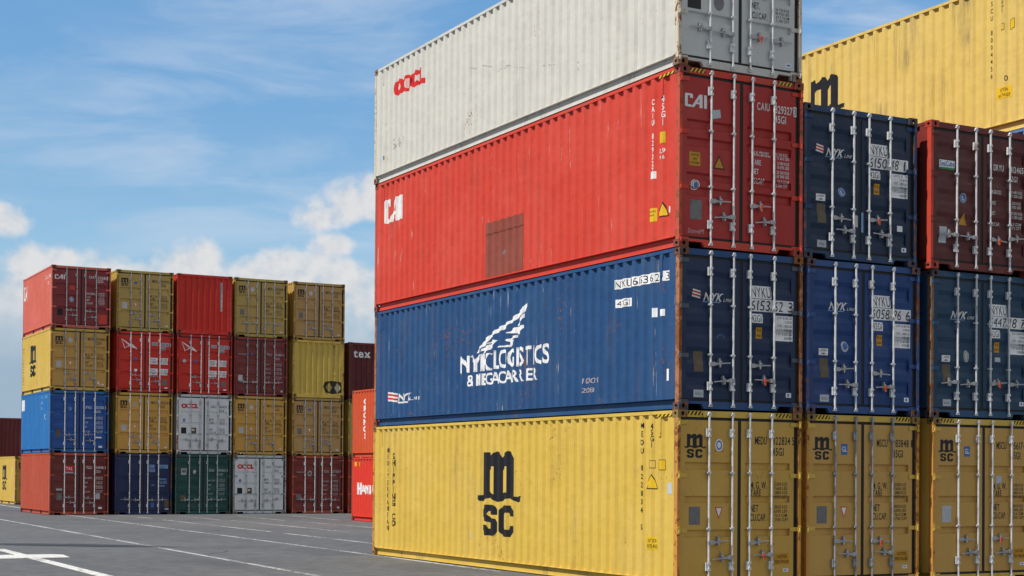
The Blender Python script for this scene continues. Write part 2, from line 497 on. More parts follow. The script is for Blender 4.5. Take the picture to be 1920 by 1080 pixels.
def casting_mesh():
    """corner casting, outer faces x=0, y=0; lens-shaped holes through the faces"""
    A, B, C, T = 0.178, 0.162, 0.118, 0.026
    m = MB()
    def holed(P, a, b, ca, cb, ra, rb, inward):
        # P(p,q,d) -> xyz; face of a x b, hole centred ca,cb
        angs = []
        cor = sorted(math.atan2(y - cb, x - ca) % (2 * math.pi) for x, y in ((0, 0), (a, 0), (a, b), (0, b)))
        for k in range(4):
            s0, s1 = cor[k], cor[(k + 1) % 4] + (2 * math.pi if k == 3 else 0)
            angs += [s0 + (s1 - s0) * j / 5 for j in range(5)]
        out, inn, dee = [], [], []
        for t in angs:
            c, s_ = math.cos(t), math.sin(t)
            k = min([(a - ca) / c if c > 1e-9 else 1e9, -ca / c if c < -1e-9 else 1e9, (b - cb) / s_ if s_ > 1e-9 else 1e9, -cb / s_ if s_ < -1e-9 else 1e9])
            out.append(P(ca + c * k, cb + s_ * k, 0))
            e = 1 / math.sqrt((c / ra) ** 2 + (s_ / rb) ** 2)
            inn.append(P(ca + c * e, cb + s_ * e, 0)); dee.append(P(ca + c * e, cb + s_ * e, inward))
        n = len(angs)
        for k in range(n):
            j = (k + 1) % n
            m.quad(out[k], out[j], inn[j], inn[k]); m.quad(inn[k], inn[j], dee[j], dee[k])
    holed(lambda p, q, d: (p, d, q), A, C, 0.092, 0.060, 0.030, 0.038, T)
    holed(lambda p, q, d: (d, p, q), B, C, 0.080, 0.060, 0.036, 0.026, T)
    m.quad((0, 0, 0), (A, 0, 0), (A, B, 0), (0, B, 0)); m.quad((0, 0, C), (A, 0, C), (A, B, C), (0, B, C))
    m.quad((A, 0, 0), (A, B, 0), (A, B, C), (A, 0, C)); m.quad((0, B, 0), (A, B, 0), (A, B, C), (0, B, C))
    return m.mesh('casting')


def frame_mesh(L, H, arched):
    m = MB()
    for X, s in ((0.0, 1), (W, -1)):
        def bx(a, b, *r):
            p, q = sorted((X + s * a, X + s * b)); m.box(p, q, *r)
        bx(0.005, 0.07, 0.163, L - 0.163, H - 0.066, H - 0.012)       # top rail
        bx(0.066, 0.078, 0.163, L - 0.163, 0.024, 0.168)              # bottom rail web
        bx(0.050, 0.066, 0.163, L - 0.163, 0.016, 0.024)
        bx(0.008, 0.066, 0.163, L - 0.163, 0.168, 0.178)
        if L < 8:                                                      # fork pockets
            for c in (0.32, 0.66):
                bx(0.062, 0.0655, L * c - 0.16, L * c + 0.16, 0.03, 0.16)
    m.box(0.179, W - 0.179, 0.036, 0.10, H - 0.113, H - 0.012)         # door header
    m.box(0.179, W - 0.179, L - 0.09, L - 0.006, H - 0.112, H - 0.012)
    m.box(0.179, W - 0.179, L - 0.09, L - 0.006, 0.016, 0.17)
    nb = 0.022
    if arched:
        left = [(0.2 + 0.14 * (1 - math.cos(math.pi * k / 8)), nb + 0.062 * math.sin(math.pi * k / 8)) for k in range(9)]
    else:
        left = [(0.20, nb), (0.205, 0.098), (0.46, 0.098), (0.50, nb)]
    right = [(W - x, z) for x, z in reversed(left)]
    m.prism([(0.179, nb)] + left + right + [(W - 0.179, nb), (W - 0.179, 0.142), (0.179, 0.142)], 'y', 0.034, 0.10)
    m.box(0.066, W - 0.066, 0.102, L - 0.1, 0.150, 0.165)              # floor
    return m.mesh('frame')


def post_mesh(H, far):
    m = MB()
    if far: m.box(0.004, 0.07, 0.004, 0.098, 0.1185, H - 0.1185)
    else:
        m.box(0.004, 0.05, 0.022, 0.112, 0.1185, H - 0.1185)
        m.box(0.004, 0.058, 0.010, 0.0215, 0.1185, H - 0.1185)          # folded front lip
    return m.mesh('post')


def pocket_mesh(L):
    m = MB()
    for c in (0.32, 0.66):
        m.box(0.058, 0.0658, L * c - 0.16, L * c + 0.16, 0.0245, 0.1675)
    return m.mesh('pockets')


def side_mesh(L, H, right=False):
    m = MB(); P = side_profile(L)
    for (y, d), (y2, d2) in zip(P, P[1:]):
        X = (lambda q: W - PK - q) if right else (lambda q: PK + q)
        m.quad((X(d), y, 0.176), (X(d2), y2, 0.176), (X(d2), y2, H - 0.04), (X(d), y, H - 0.04))
    me = m.mesh('side')
    return me


def roof_mesh(L, H):
    m = MB(); P = side_profile(L)
    for (y, d), (y2, d2) in zip(P, P[1:]):
        m.quad((0.06, y, H - 0.02 - d * .5), (0.06, y2, H - 0.02 - d2 * .5), (W - 0.06, y2, H - 0.02 - d2 * .5), (W - 0.06, y, H - 0.02 - d * .5))
    return m.mesh('roof')


def end_mesh(L, H):
    m = MB(); P = end_profile()
    for (x, d), (x2, d2) in zip(P, P[1:]):
        m.quad((x, L - 0.02 - d, 0.165), (x2, L - 0.02 - d2, 0.165), (x2, L - 0.02 - d2, H - 0.05), (x, L - 0.02 - d, H - 0.05))
    return m.mesh('end')


# ------------------------------------------------------------------ lettering
GLY = {}
_cd = bpy.data.curves.new('glyph_curve', 'FONT')
_cd.resolution_u = 3
_co = bpy.data.objects.new('glyph_object', _cd)
COL.objects.link(_co)


def glyph(ch, bold):
    k = (ch, bold)
    if k not in GLY:
        _cd.body = ch; _cd.offset = bold
        dg = bpy.context.evaluated_depsgraph_get(); dg.update()
        ev = _co.evaluated_get(dg)
        me = ev.to_mesh()
        vs = [(v.co.x, v.co.y) for v in me.vertices]
        fs = [tuple(p.vertices) for p in me.polygons]
        ev.to_mesh_clear()
        GLY[k] = (vs, fs)
    return GLY[k]


CAPH = None


class Flat:
    """flat coloured shapes in a plane: list of (verts2d, faces, material)"""
    def __init__(s): s.items = []; s.tags = []; s.k = 0
    def raw(s, vs, fs, m): s.items.append((vs, fs, m)); s.tags.append(s.k); return s
    def poly(s, pts, m): return s.raw(list(pts), [tuple(range(len(pts)))], m)
    def rect(s, x0, z0, x1, z1, m): return s.poly([(x0, z0), (x1, z0), (x1, z1), (x0, z1)], m)
    def disc(s, x, z, rx, rz, m, n=18):
        return s.poly([(x + rx * math.cos(2 * math.pi * k / n), z + rz * math.sin(2 * math.pi * k / n)) for k in range(n)], m)
    def ring(s, x, z, rx, rz, wx, wz, m, a0=0, a1=360, n=28):
        vs, fs = [], []
        for k in range(n + 1):
            t = R(a0 + (a1 - a0) * k / n)
            vs += [(x + rx * math.cos(t), z + rz * math.sin(t)), (x + (rx - wx) * math.cos(t), z + (rz - wz) * math.sin(t))]
        for k in range(n): fs.append((2 * k, 2 * k + 2, 2 * k + 3, 2 * k + 1))
        return s.raw(vs, fs, m)
    def text(s, t, x, z, h, m, w=None, bold=0.012, gap=0.10, shear=0.0, stack=None, serif=0.0):
        """cap height h, left end x, base line z; w = total width; stack = step for letters one below another"""
        global CAPH
        s.k += 1
        if CAPH is None: CAPH = max(v[1] for v in glyph('H', 0.0)[0])
        k = h / CAPH
        cur = 0.0; out = []
        for ch in t:
            if ch == ' ':
                cur += 0.30; out.append(None); continue
            vs, fs = glyph(ch, bold)
            x0 = min(v[0] for v in vs); x1 = max(v[0] for v in vs)
            pad = 0.0
            if ch in '1I|': pad = 0.05
            out.append((cur + pad - x0, vs, fs, x0, x1, ch)); cur += x1 - x0 + gap + 2 * pad
        tot = (cur - gap) * k
        kx = k * (w / tot if w else 1.0)
        n = 0
        for it in out:
            if it is None:
                n += 1; continue
            dx, vs, fs, x0, x1, ch = it
            if stack:
                wd = (x1 - x0) * kx if not w else None
                cxm = (x0 + x1) / 2
                pts = [(x + (vx - cxm) * k * 0.8, z - n * stack + vy * k) for vx, vy in vs]
            else:
                pts = [(x + (vx + dx) * kx + vy * k * shear, z + vy * k) for vx, vy in vs]
            s.raw(pts, fs, m)
            if serif:
                top, bot = SERIF.get(ch, ('', ''))
                sw, sh = serif * h, 0.055 * h
                xl, xr = x + (dx + x0) * kx, x + (dx + x1) * kx
                for base, marks in ((z + h - sh, top), (z, bot)):
                    for c in marks:
                        cxx = {'l': xl + 0.07 * h, 'm': (xl + xr) / 2, 'r': xr - 0.07 * h}[c]
                        sx = (base - z) * shear
                        s.rect(cxx - sw + sx, base, cxx + sw + sx, base + sh, m)
            n += 1
        return s


SERIF = {'N': ('lr', 'l'), 'Y': ('lr', 'm'), 'K': ('lr', 'lr'), 'L': ('l', 'l'), 'I': ('m', 'm'), 'T': ('', 'm'), 'H': ('lr', 'lr'), 'A': ('', 'lr'),
         'M': ('lr', 'lr'), 'R': ('l', 'lr'), 'B': ('l', 'l'), 'U': ('lr', ''), 'D': ('l', 'l'), 't': ('', ''), 'x': ('', 'lr'), 'E': ('l', 'l')}


def tri_fill(outer, holes=()):
    """triangles of a polygon with holes"""
    bm = bmesh.new()
    edges = []
    for loop in [outer] + list(holes):
        vs = [bm.verts.new((p[0], p[1], 0)) for p in loop]
        for a, b in zip(vs, vs[1:] + vs[:1]): edges.append(bm.edges.new((a, b)))
    bmesh.ops.triangle_fill(bm, edges=edges, use_beauty=True, use_dissolve=False)
    bm.verts.index_update()
    vs = [(v.co.x, v.co.y) for v in bm.verts]; fs = [tuple(v.index for v in f.verts) for f in bm.faces]
    bm.free()
    return vs, fs


def place(shape, x, z, sx, sz):
    vs, fs = shape
    return [(x + a * sx, z + b * sz) for a, b in vs], fs


# two-line line-operator mark: black letter m over sc
_mo = [(0, .10), (.02, .17), (.07, .12), (.22, .13), (.22, .98), (.50, .98), (.54, .87), (.68, .96), (.80, 1.0), (.96, .98), (1.02, .87), (1.14, .95), (1.28, 1.0), (1.45, .95), (1.54, .86),
       (1.54, .12), (1.66, .11), (1.82, .14), (1.80, .03), (1.70, .0), (1.60, .02), (1.48, .06), (1.32, .08), (1.15, .06), (1.02, .02), (.90, .0), (.76, .01), (.64, .06), (.52, .08), (.40, .06), (.26, .01), (.13, .01), (.04, .04)]
_mh1 = [(.49, .20), (.49, .62), (.58, .70), (.71, .70), (.71, .15), (.60, .18)]
_mh2 = [(1.04, .18), (1.04, .62), (1.13, .70), (1.25, .70), (1.25, .19), (1.15, .20)]
MARK_M = tri_fill(_mo, [_mh1, _mh2])
_s = [(1, .68), (1, .84), (.80, 1), (.22, 1), (0, .84), (0, .60), (.14, .48), (.60, .40), (.66, .32), (.60, .22), (.40, .22), (.34, .34), (0, .34), (0, .16), (.20, 0), (.80, 0), (1, .16), (1, .42), (.86, .55), (.40, .63), (.34, .70), (.40, .79), (.60, .79), (.66, .68)]
MARK_S = tri_fill(_s)
_c = [(1, .36), (.66, .36), (.60, .23), (.42, .23), (.36, .32), (.36, .68), (.42, .77), (.60, .77), (.66, .66), (1, .66), (1, .84), (.80, 1), (.22, 1), (0, .82), (0, .18), (.22, 0), (.80, 0), (1, .16)]
MARK_C = tri_fill(_c)


def mark_msc(fl, x, z, w, h, m):
    k = w / 1.82
    hm = h * 0.60
    fl.raw(*place(MARK_M, x, z + h - hm, k, hm), m)
    hs = h * 0.365
    fl.raw(*place(MARK_S, x + .22 * k, z, .60 * k, hs), m)
    fl.raw(*place(MARK_C, x + .94 * k, z, .60 * k, hs), m)


_ca = [([(0, .05), (.06, 0), (.30, 0), (.30, .16), (.13, .18), (.13, .84), (.23, .84), (.23, .66), (.36, .66), (.36, .94), (.30, 1), (.06, 1), (0, .95)], []),
       ([(.28, 0), (.42, 0), (.51, .26), (.66, .26), (.66, 0), (.80, 0), (.80, 1), (.66, 1)], [[(.57, .42), (.66, .42), (.66, .70)]]),
       ([(.87, 0), (1, 0), (1, 1), (.87, 1)], [])]
MARK_CAI = [tri_fill(a, b) for a, b in _ca]


def mark_cai(fl, x, z, w, h, m):
    for p in MARK_CAI: fl.raw(*place(p, x, z, w, h), m)


def mark_oocl(fl, x, z, w, h, m, inner):
    r = w * 0.168; zc = z + h / 2
    fl.ring(x + r, zc, r, h / 2, r * .60, h * .29, m)
    fl.ring(x + r * 2.65, zc, r, h / 2, r * .44, h * .20, m)
    for k in range(5):
        a = R(90 + 72 * k)
        fl.disc(x + r * 2.65 + r * .34 * math.cos(a), zc + h * .17 * math.sin(a), r * .24, h * .12, inner, 8)
    fl.ring(x + r * 4.25, zc, r, h / 2, r * .60, h * .29, m, 38, 322)
    xl = x + r * 4.85
    fl.poly([(xl, z), (x + w, z), (x + w, z + h * .32), (xl + r * .62, z + h * .32), (xl + r * .62, z + h), (xl, z + h)], m)


def mark_flag(fl, x, z, w, h):
    for k in range(5):
        a = k / 5; b = (k + 1) / 5
        sl = -0.22 * h
        mm = D_RED if k in (1, 3) else D_WHITE
        xo = 0.10 * w * (1 - a)
        fl.poly([(x + 0.12 * w * a, z + h * a), (x + w - xo * 0 + 0, z + h * a + sl), (x + w - 0.08 * w, z + h * b + sl), (x + 0.12 * w * b - 0.02 * w, z + h * b)], mm)


def mark_bird(fl, x, z, w, h, m):
    P = lambda pts: [(x + a * w, z + b * h) for a, b in pts]
    for pts in ([(0, 1), (.06, .98), (.52, .52), (.44, .42)], [(.44, .42), (.52, .52), (.72, .48), (.66, .36)], [(0, 1), (.03, .94), (.24, .06), (.2, .02)],
                [(.2, .0), (.26, .14), (.50, .44), (.58, .34), (.36, .22)], [(.60, .42), (.72, .44), (1, .02), (.95, .0)], [(.58, .36), (.7, .3), (1, .0), (.86, .06), (.62, .22)]):
        fl.poly(P(pts), m)


WING = [[(5.02, 5.08), (5.17, 5.03), (5.25, 4.95), (5.47, 4.87), (5.75, 4.77), (6.01, 4.71), (6.3, 4.65), (6.56, 4.56), (6.85, 4.45), (6.88, 4.39), (7.09, 4.31), (7.14, 4.24), (7.08, 4.24), (7.02, 4.29), (6.85, 4.35), (6.6, 4.44), (6.55, 4.51), (6.27, 4.58), (6.0, 4.62), (5.74, 4.72), (5.49, 4.76), (5.4, 4.82), (5.25, 4.84), (5.18, 4.89), (5.12, 4.97), (5.05, 5.04)],
        [(5.24, 4.83), (5.18, 4.87), (5.18, 4.79), (5.43, 4.64), (5.46, 4.66), (5.39, 4.72)],
        [(5.19, 4.65), (5.19, 4.59), (5.43, 4.48), (5.45, 4.51), (5.95, 4.55), (5.75, 4.56), (5.64, 4.61), (5.45, 4.63)],
        [(5.45, 4.48), (5.45, 4.43), (5.7, 4.41), (5.53, 4.39), (5.73, 4.27), (6.29, 4.3), (6.26, 4.32), (5.74, 4.31), (5.74, 4.37), (6.0, 4.42), (5.74, 4.43), (5.59, 4.47)],
        [(6.56, 4.42), (6.43, 4.46), (6.28, 4.44), (6.33, 4.39), (6.46, 4.33), (6.58, 4.27), (6.78, 4.24), (6.86, 4.21), (6.83, 4.27), (6.93, 4.26), (6.87, 4.32), (6.7, 4.35), (6.49, 4.39), (6.54, 4.4), (6.76, 4.38)]]
WING_S = [tri_fill([(-a, b) for a, b in w]) for w in WING]


def conform(name, fl, parent, xbreaks, zbreaks, to3d):
    if name == 'lettering' and len(set(fl.tags)) > 1:
        for k in sorted(set(fl.tags)):
            g = Flat(); g.items = [i for i, q in zip(fl.items, fl.tags) if q == k]; g.tags = [k] * len(g.items)
            conform_one(name, g, parent, xbreaks, zbreaks, to3d)
        return None
    return conform_one(name, fl, parent, xbreaks, zbreaks, to3d)


def conform_one(name, fl, parent, xbreaks, zbreaks, to3d):
    """lay flat shapes on a folded sheet: cut at the folds, then move every corner onto the sheet"""
    bm = bmesh.new()
    mats = []
    for vs, fs, m in fl.items:
        if m not in mats: mats.append(m)
        mi = mats.index(m)
        bv = [bm.verts.new((p[0], p[1], 0)) for p in vs]
        for f in fs:
            try:
                bf = bm.faces.new([bv[i] for i in f]); bf.material_index = mi
            except ValueError: pass
    if not bm.verts: bm.free(); return None
    xs = [v.co.x for v in bm.verts]; zs = [v.co.y for v in bm.verts]
    x0, x1, z0, z1 = min(xs), max(xs), min(zs), max(zs)
    for b in xbreaks:
        if x0 < b < x1:
            bmesh.ops.bisect_plane(bm, geom=bm.verts[:] + bm.edges[:] + bm.faces[:], plane_co=(b, 0, 0), plane_no=(1, 0, 0), dist=1e-6)
    for b in zbreaks:
        if z0 < b < z1:
            bmesh.ops.bisect_plane(bm, geom=bm.verts[:] + bm.edges[:] + bm.faces[:], plane_co=(0, b, 0), plane_no=(0, 1, 0), dist=1e-6)
    order = {}
    for f in bm.faces:                                  # later colours lie a hair proud of earlier ones
        for v in f.verts: order[v] = max(order.get(v, 0), f.material_index)
    for v in bm.verts:
        v.co = to3d(v.co.x, v.co.y, 0.0022 + 0.0011 * order.get(v, 0))
    me = bpy.data.meshes.new(name)
    bm.to_mesh(me); bm.free()
    for m in mats: me.materials.append(m)
    o = bpy.data.objects.new(name, me)
    COL.objects.link(o)
    o.parent = parent
    return o


class Leaf:
    """places decals on a door leaf, in metres from the container's left lower corner"""
    def __init__(s, obj, kind, H, side):
        s.o = obj; P = door_profile(kind, H); x0, x1 = LEAF[side]
        s.xb = [x0 + PAN, x0 + PAN + 0.002, x1 - PAN - 0.002, x1 - PAN]; s.zb = [p[0] for p in P]; s.P = P
    def add(s, name, fl):
        def to3d(x, z, e):
            d = interp(s.P, z) if s.xb[0] + 1e-3 < x < s.xb[3] - 1e-3 else 0.0
            return Vector((x, FRONT + d - e, z))
        return conform(name, fl, s.o, s.xb, s.zb, to3d)


class Wall:
    """decals on the left side sheet; shapes use s = -y so that they read left to right"""
    def __init__(s, obj, L):
        s.o = obj; s.P = side_profile(L)
    def add(s, name, fl):
        return conform(name, fl, s.o, [-p[0] for p in s.P], [], lambda x, z, e: Vector((PK + interp(s.P, -x) - e, -x, z)))


class EndWall:
    def __init__(s, obj, L):
        s.o = obj; s.P = end_profile(); s.L = L
    def add(s, name, fl):
        return conform(name, fl, s.o, [-p[0] for p in s.P], [], lambda x, z, e: Vector((-x, s.L - 0.02 - interp(s.P, -x) + e, z)))


# ------------------------------------------------------------------ the container
RODS = (0.61, 1.05, 1.40, 1.85)
RND = random.Random(11)


def container(loc, th, L, H, paints, kind, label, group, turned=False, arched=False, handles='facing', rods=GALV, hinge=None,
              stretch=1.0, handle_mat=None, seal=None, with_doors=True):
    """paints: side, door, frame, casting"""
    pm_side, pm_door, pm_frame, pm_cast = paints[:4]
    pm_post = paints[4] if len(paints) > 4 else pm_frame
    root = bpy.data.objects.new('shipping_container', None)
    COL.objects.link(root)
    root.empty_display_size = 0.5
    root.location = loc
    root.rotation_euler = (0, 0, th)
    if turned:
        c, s_ = math.cos(th), math.sin(th)
        root.location = (loc[0] + c * W - s_ * L, loc[1] + s_ * W + c * L, loc[2])
        root.rotation_euler = (0, 0, th + math.pi)
    root.scale = (stretch, 1, 1)
    root['label'] = label; root['category'] = 'container'; root['group'] = group
    put('frame', cached(('frame', L, H, arched), lambda: frame_mesh(L, H, arched)), pm_frame, root)
    if L < 8: put('fork_pocket', cached(('pocket', L), lambda: pocket_mesh(L)), DARK, root)
    cm = cached('casting', casting_mesh)
    for x, sx in ((0, 1), (W, -1)):
        for y, sy in ((0, 1), (L, -1)):
            for z, sz in ((0.0, 1), (H, -1)):
                put('corner_casting', cm, pm_cast, root, (x, y, z + 0.0015 * sz), (sx, sy, sz))
    for x, sx in ((0, 1), (W, -1)):
        put('corner_post', cached(('post', H, 0), lambda: post_mesh(H, False)), pm_post, root, (x, 0, 0), (sx, 1, 1))
        put('corner_post', cached(('post', H, 1), lambda: post_mesh(H, True)), pm_post, root, (x, L, 0), (sx, -1, 1))
    sl = put('side_wall', cached(('side', L, H, 0), lambda: side_mesh(L, H)), pm_side, root)
    put('side_wall', cached(('side', L, H, 1), lambda: side_mesh(L, H, True)), pm_side, root)
    put('roof', cached(('roof', L, H), lambda: roof_mesh(L, H)), pm_side, root)
    ew = put('end_wall', cached(('end', L, H), lambda: end_mesh(L, H)), pm_door if turned else pm_side, root)  # turned ends face the shaded side and share the door tone
    if L > 8:
        m = MB()
        m.box(-0.010, 0.0085, -0.011, 0.011, -0.30, 0.0); m.box(-0.016, 0.0085, -0.011, 0.045, -0.325, -0.30); m.box(-0.004, 0.0085, -0.022, 0.022, -0.03, 0.03)
        hb = cached('lashing_bar', lambda: m.mesh('lashing_bar'))
        for y in (0.50, L - 0.50): put('lashing_bar', hb, pm_frame, root, (PK - 0.0085 + 0.008, y, H - 0.10))
    leaves = []
    for side in (0, 1):
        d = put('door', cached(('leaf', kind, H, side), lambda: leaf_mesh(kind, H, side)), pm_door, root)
        put('gasket', cached(('gasket', H, side), lambda: gasket_mesh(H, side)), RUBBER, d)
        if turned:
            leaves.append(None); continue
        zs = (0.13, H * 0.335, H * 0.64, H - 0.20)
        for z in zs:
            put('hinge', cached(('hinge', side), lambda: hinge_mesh(side)), hinge or pm_frame, d, (0, 0, z))
        for x in RODS[side * 2: side * 2 + 2]:
            ro = put('lock_rod', cached(('rod', H), lambda: rod_mesh(H)), rods, d, (x + RND.uniform(-0.012, 0.012), 0, 0)); ro.rotation_euler = (0, RND.uniform(-0.0028, 0.0028), 0)
        hz = 0.66 * (H / 2.896) ** 0.5
        hm = handle_mat or GREY_STEEL
        if handles == 'facing': hs = ((RODS[side * 2], 1, hz + 0.11), (RODS[side * 2 + 1], -1, hz - 0.11))
        elif handles == 'left': hs = ((RODS[side * 2], -1 if side == 0 else 1, hz), (RODS[side * 2 + 1], -1 if side == 0 else 1, hz))
        else: hs = ((RODS[side * 2], 1, hz), (RODS[side * 2 + 1], -1, hz + 0.0))
        for i, (x, sg, z) in enumerate(hs):
            hd = put('handle', cached(('handle', sg), lambda: handle_mesh(sg)), hm, d, (x, 0, z + RND.uniform(-0.02, 0.02))); hd.rotation_euler = (0, RND.choice((0.0, 0.03, -0.05, 0.07, -0.09)), 0)
            if seal and side == 1 and i == seal - 1:
                m = MB(); m.box(-0.012, 0.012, -0.03, -0.016, -0.085, 0.0); m.box(-0.022, 0.022, -0.034, -0.012, -0.03, 0.012)
                put('bolt_seal', m.mesh('seal'), D_TAG, hd, (0.185 * sg, 0, 0))
        leaves.append(Leaf(d, kind, H, side))
    return root, Wall(sl, L), EndWall(ew, L), leaves


def hazard(root, H, L, on_side=True):
    """slanting yellow and black bars that mark a tall container"""
    def bars(x0, x1, z0, z1, n, lean):
        f = Flat(); f.rect(x0, z0, x1, z1, D_BLACK_CLEAN)
        p = (x1 - x0) / n
        for k in range(n):
            a = x0 + k * p
            f.poly([(a, z0), (a + p * .5, z0), (min(a + p * .5 + lean, x1), z1), (min(a + lean, x1), z1)], D_YELLOW)
        return f
    for x0, x1 in ((0.21, 0.50), (W - 0.50, W - 0.21)):
        conform('hazard_stripe', bars(x0, x1, H - 0.085, H - 0.02, 4, 0.045), root, [], [], lambda x, z, e: Vector((x, 0.036 - e, z)))
    if on_side:
        conform('hazard_stripe', bars(-0.62, -0.165, H - 0.105, H - 0.064, 4, 0.05), root, [], [], lambda x, z, e: Vector((0.004 - e, -x, z)))


def paints(key, color, rust=0.12, streak=0.3, fade=0.16, frust=0.3, scratch=0.0, door_shade_color=None, castrust=0.5, rough=0.55, pale=None, post=None, postrust=0.35):
    s = paint(key + '_side_paint', color, rust, streak, fade, rough, pale, scratch)
    d = paint(key + '_door_paint', door_shade_color or color, rust * 0.7, streak * 0.6, fade, rough, None, 0.0)  # door colour differs from the side, mostly darkened to carry the doors' shade
    f = paint(key + '_frame_paint', color, frust * 0.5, 0.45, fade, 0.62, chip=20.0)
    c = paint(key + '_casting_paint', tuple(x * 0.30 + y for x, y in zip(color, (0.055, 0.036, 0.026))), castrust * 0.7, 0.5, fade, 0.7, chip=16.0)
    p = paint(key + '_post_paint', post or tuple(x * 0.72 + y for x, y in zip(color, (0.018, 0.011, 0.008))), postrust, 0.6, 0.2, 0.68, chip=13.0)
    return s, d, f, c, p


def loc(th, o, v, u, z):
    return (o.x + v * math.cos(th) - u * math.sin(th), o.y + v * math.sin(th) + u * math.cos(th), z)


# ------------------------------------------------------------------ ground
def asphalt():
    m, t, bs = mat('asphalt')
    tcn = t.new('ShaderNodeTexCoord'); V = tcn.outputs['Object']
    big = t.noise(V, 0.07, 4, 0.6); mid = t.noise(V, 0.6, 5, 0.65); fine = t.noise(V, 70.0, 3, 0.7); grit = t.noise(V, 16.0, 4, 0.7)
    vr = t.vmap(V, rot=(0, 0, -TH_B))
    track = t.noise(t.vmap(vr, scale=(1.3, 0.045, 1)), 1.0, 4, 0.6)
    c = t.mix(t.ss(big, 0.35, 0.68), (0.112, 0.116, 0.124, 1), (0.140, 0.143, 0.149, 1))
    c = t.mix(t.M('MULTIPLY', t.ss(mid, 0.48, 0.75), 0.4), c, (0.100, 0.104, 0.111, 1))
    c = t.mix(t.M('MULTIPLY', t.ss(track, 0.54, 0.72), 0.38), c, (0.084, 0.087, 0.093, 1))
    mot = t.noise(t.vmap(V, scale=(1, 1, 1)), 2.4, 6, 0.72)
    c = t.mix(1.0, c, t.mix(t.ss(mot, 0.30, 0.70), (0.80, 0.80, 0.80, 1), (1.18, 1.18, 1.17, 1)), 'MULTIPLY')
    patchy = t.M('MULTIPLY', t.ss(t.noise(t.vmap(V, scale=(0.30, 0.30, 1), loc=(7, 3, 0)), 1.0, 4, 0.55), 0.56, 0.62), 0.30)
    c = t.mix(patchy, c, (0.068, 0.070, 0.074, 1))
    stain = t.M('MULTIPLY', t.ss(t.noise(V, 0.85, 3, 0.5, 0.4), 0.66, 0.76), 0.35)
    c = t.mix(stain, c, (0.05, 0.05, 0.052, 1))
    vo = t.new('ShaderNodeTexVoronoi', feature='DISTANCE_TO_EDGE')
    wv = t.new('ShaderNodeVectorMath', operation='ADD')
    nz = t.new('ShaderNodeTexNoise'); t.l.new(V, nz.inputs['Vector']); nz.inputs['Scale'].default_value = 0.5; nz.inputs['Detail'].default_value = 5
    t.l.new(V, wv.inputs[0]); t.l.new(nz.outputs['Color'], wv.inputs[1])
    t.l.new(wv.outputs[0], vo.inputs['Vector']); vo.inputs['Scale'].default_value = 0.16
    crack = t.M('MULTIPLY', t.ss(vo.outputs['Distance'], 0.006, 0.0), t.ss(t.noise(V, 0.11, 2), 0.5, 0.58))
    c = t.mix(t.M('MULTIPLY', crack, 0.75), c, (0.030, 0.030, 0.031, 1))
    skid = t.noise(t.vmap(V, scale=(2.6, 0.05, 1), rot=(0, 0, R(-48))), 1.0, 3, 0.6)
    skid = t.M('MULTIPLY', t.ss(skid, 0.60, 0.68), t.ss(t.noise(V, 0.06, 2), 0.48, 0.56))
    c = t.mix(t.M('MULTIPLY', skid, 0.5), c, (0.046, 0.046, 0.048, 1))
    g = t.M('ADD', t.M('MULTIPLY', fine, 0.5), t.M('MULTIPLY', grit, 0.5))
    c = t.mix(1.0, c, t.mix(g, (0.42, 0.42, 0.42, 1), (1.52, 1.52, 1.52, 1)), 'MULTIPLY')
    t.l.new(c, bs.inputs['Base Color'])
    bs.inputs['Roughness'].default_value = 0.88
    bs.inputs['Specular IOR Level'].default_value = 0.25
    bp = t.new('ShaderNodeBump'); bp.inputs['Strength'].default_value = 0.35; bp.inputs['Distance'].default_value = 0.012
    t.l.new(g, bp.inputs['Height']); t.l.new(bp.outputs[0], bs.inputs['Normal'])
    return m


def road_paint(key, col, wear):
    m, t, bs = mat(key)
    tcn = t.new('ShaderNodeTexCoord'); V = tcn.outputs['Object']
    n = t.M('ADD', t.noise(V, 7.0, 6, 0.7), t.M('MULTIPLY', t.noise(V, 0.35, 3), 0.5))
    a = t.ss(n, 0.90 - wear * 0.5, 1.0 - wear * 0.5, 1.0, 0.12)
    t.l.new(a, bs.inputs['Alpha'])
    t.l.new(t.mix(t.noise(V, 3.0, 4), rgba(col), rgba(tuple(x * 0.72 for x in col))), bs.inputs['Base Color'])
    bs.inputs['Roughness'].default_value = 0.8
    return m


def sheet(name, pts, z, m):
    me = bpy.data.meshes.new(name)
    me.from_pydata([(x, y, z) for x, y in pts], [], [tuple(range(len(pts)))])
    me.materials.append(m)
    o = bpy.data.objects.new(name, me); COL.objects.link(o)
    o['kind'] = 'structure'
    return o


sheet('ground', [(-2500, -600), (2500, -600), (2500, 4200), (-2500, 4200)], 0.0, asphalt())
LINE = road_paint('worn_white_road_paint', (0.50, 0.50, 0.50), 0.36)
THICK = road_paint('bright_white_road_paint', (0.74, 0.74, 0.71), 0.22)


def bvu(v, u):
    p = loc(TH_B, OB, v, u, 0); return (p[0], p[1])


def line(v0, u0, v1, u1, w, m=LINE, name='lane_line', z=0.004):
    k = w / 2
    sheet(name, [bvu(v0 - k, u0), bvu(v0 + k, u0), bvu(v1 + k, u1), bvu(v1 - k, u1)], z, m)


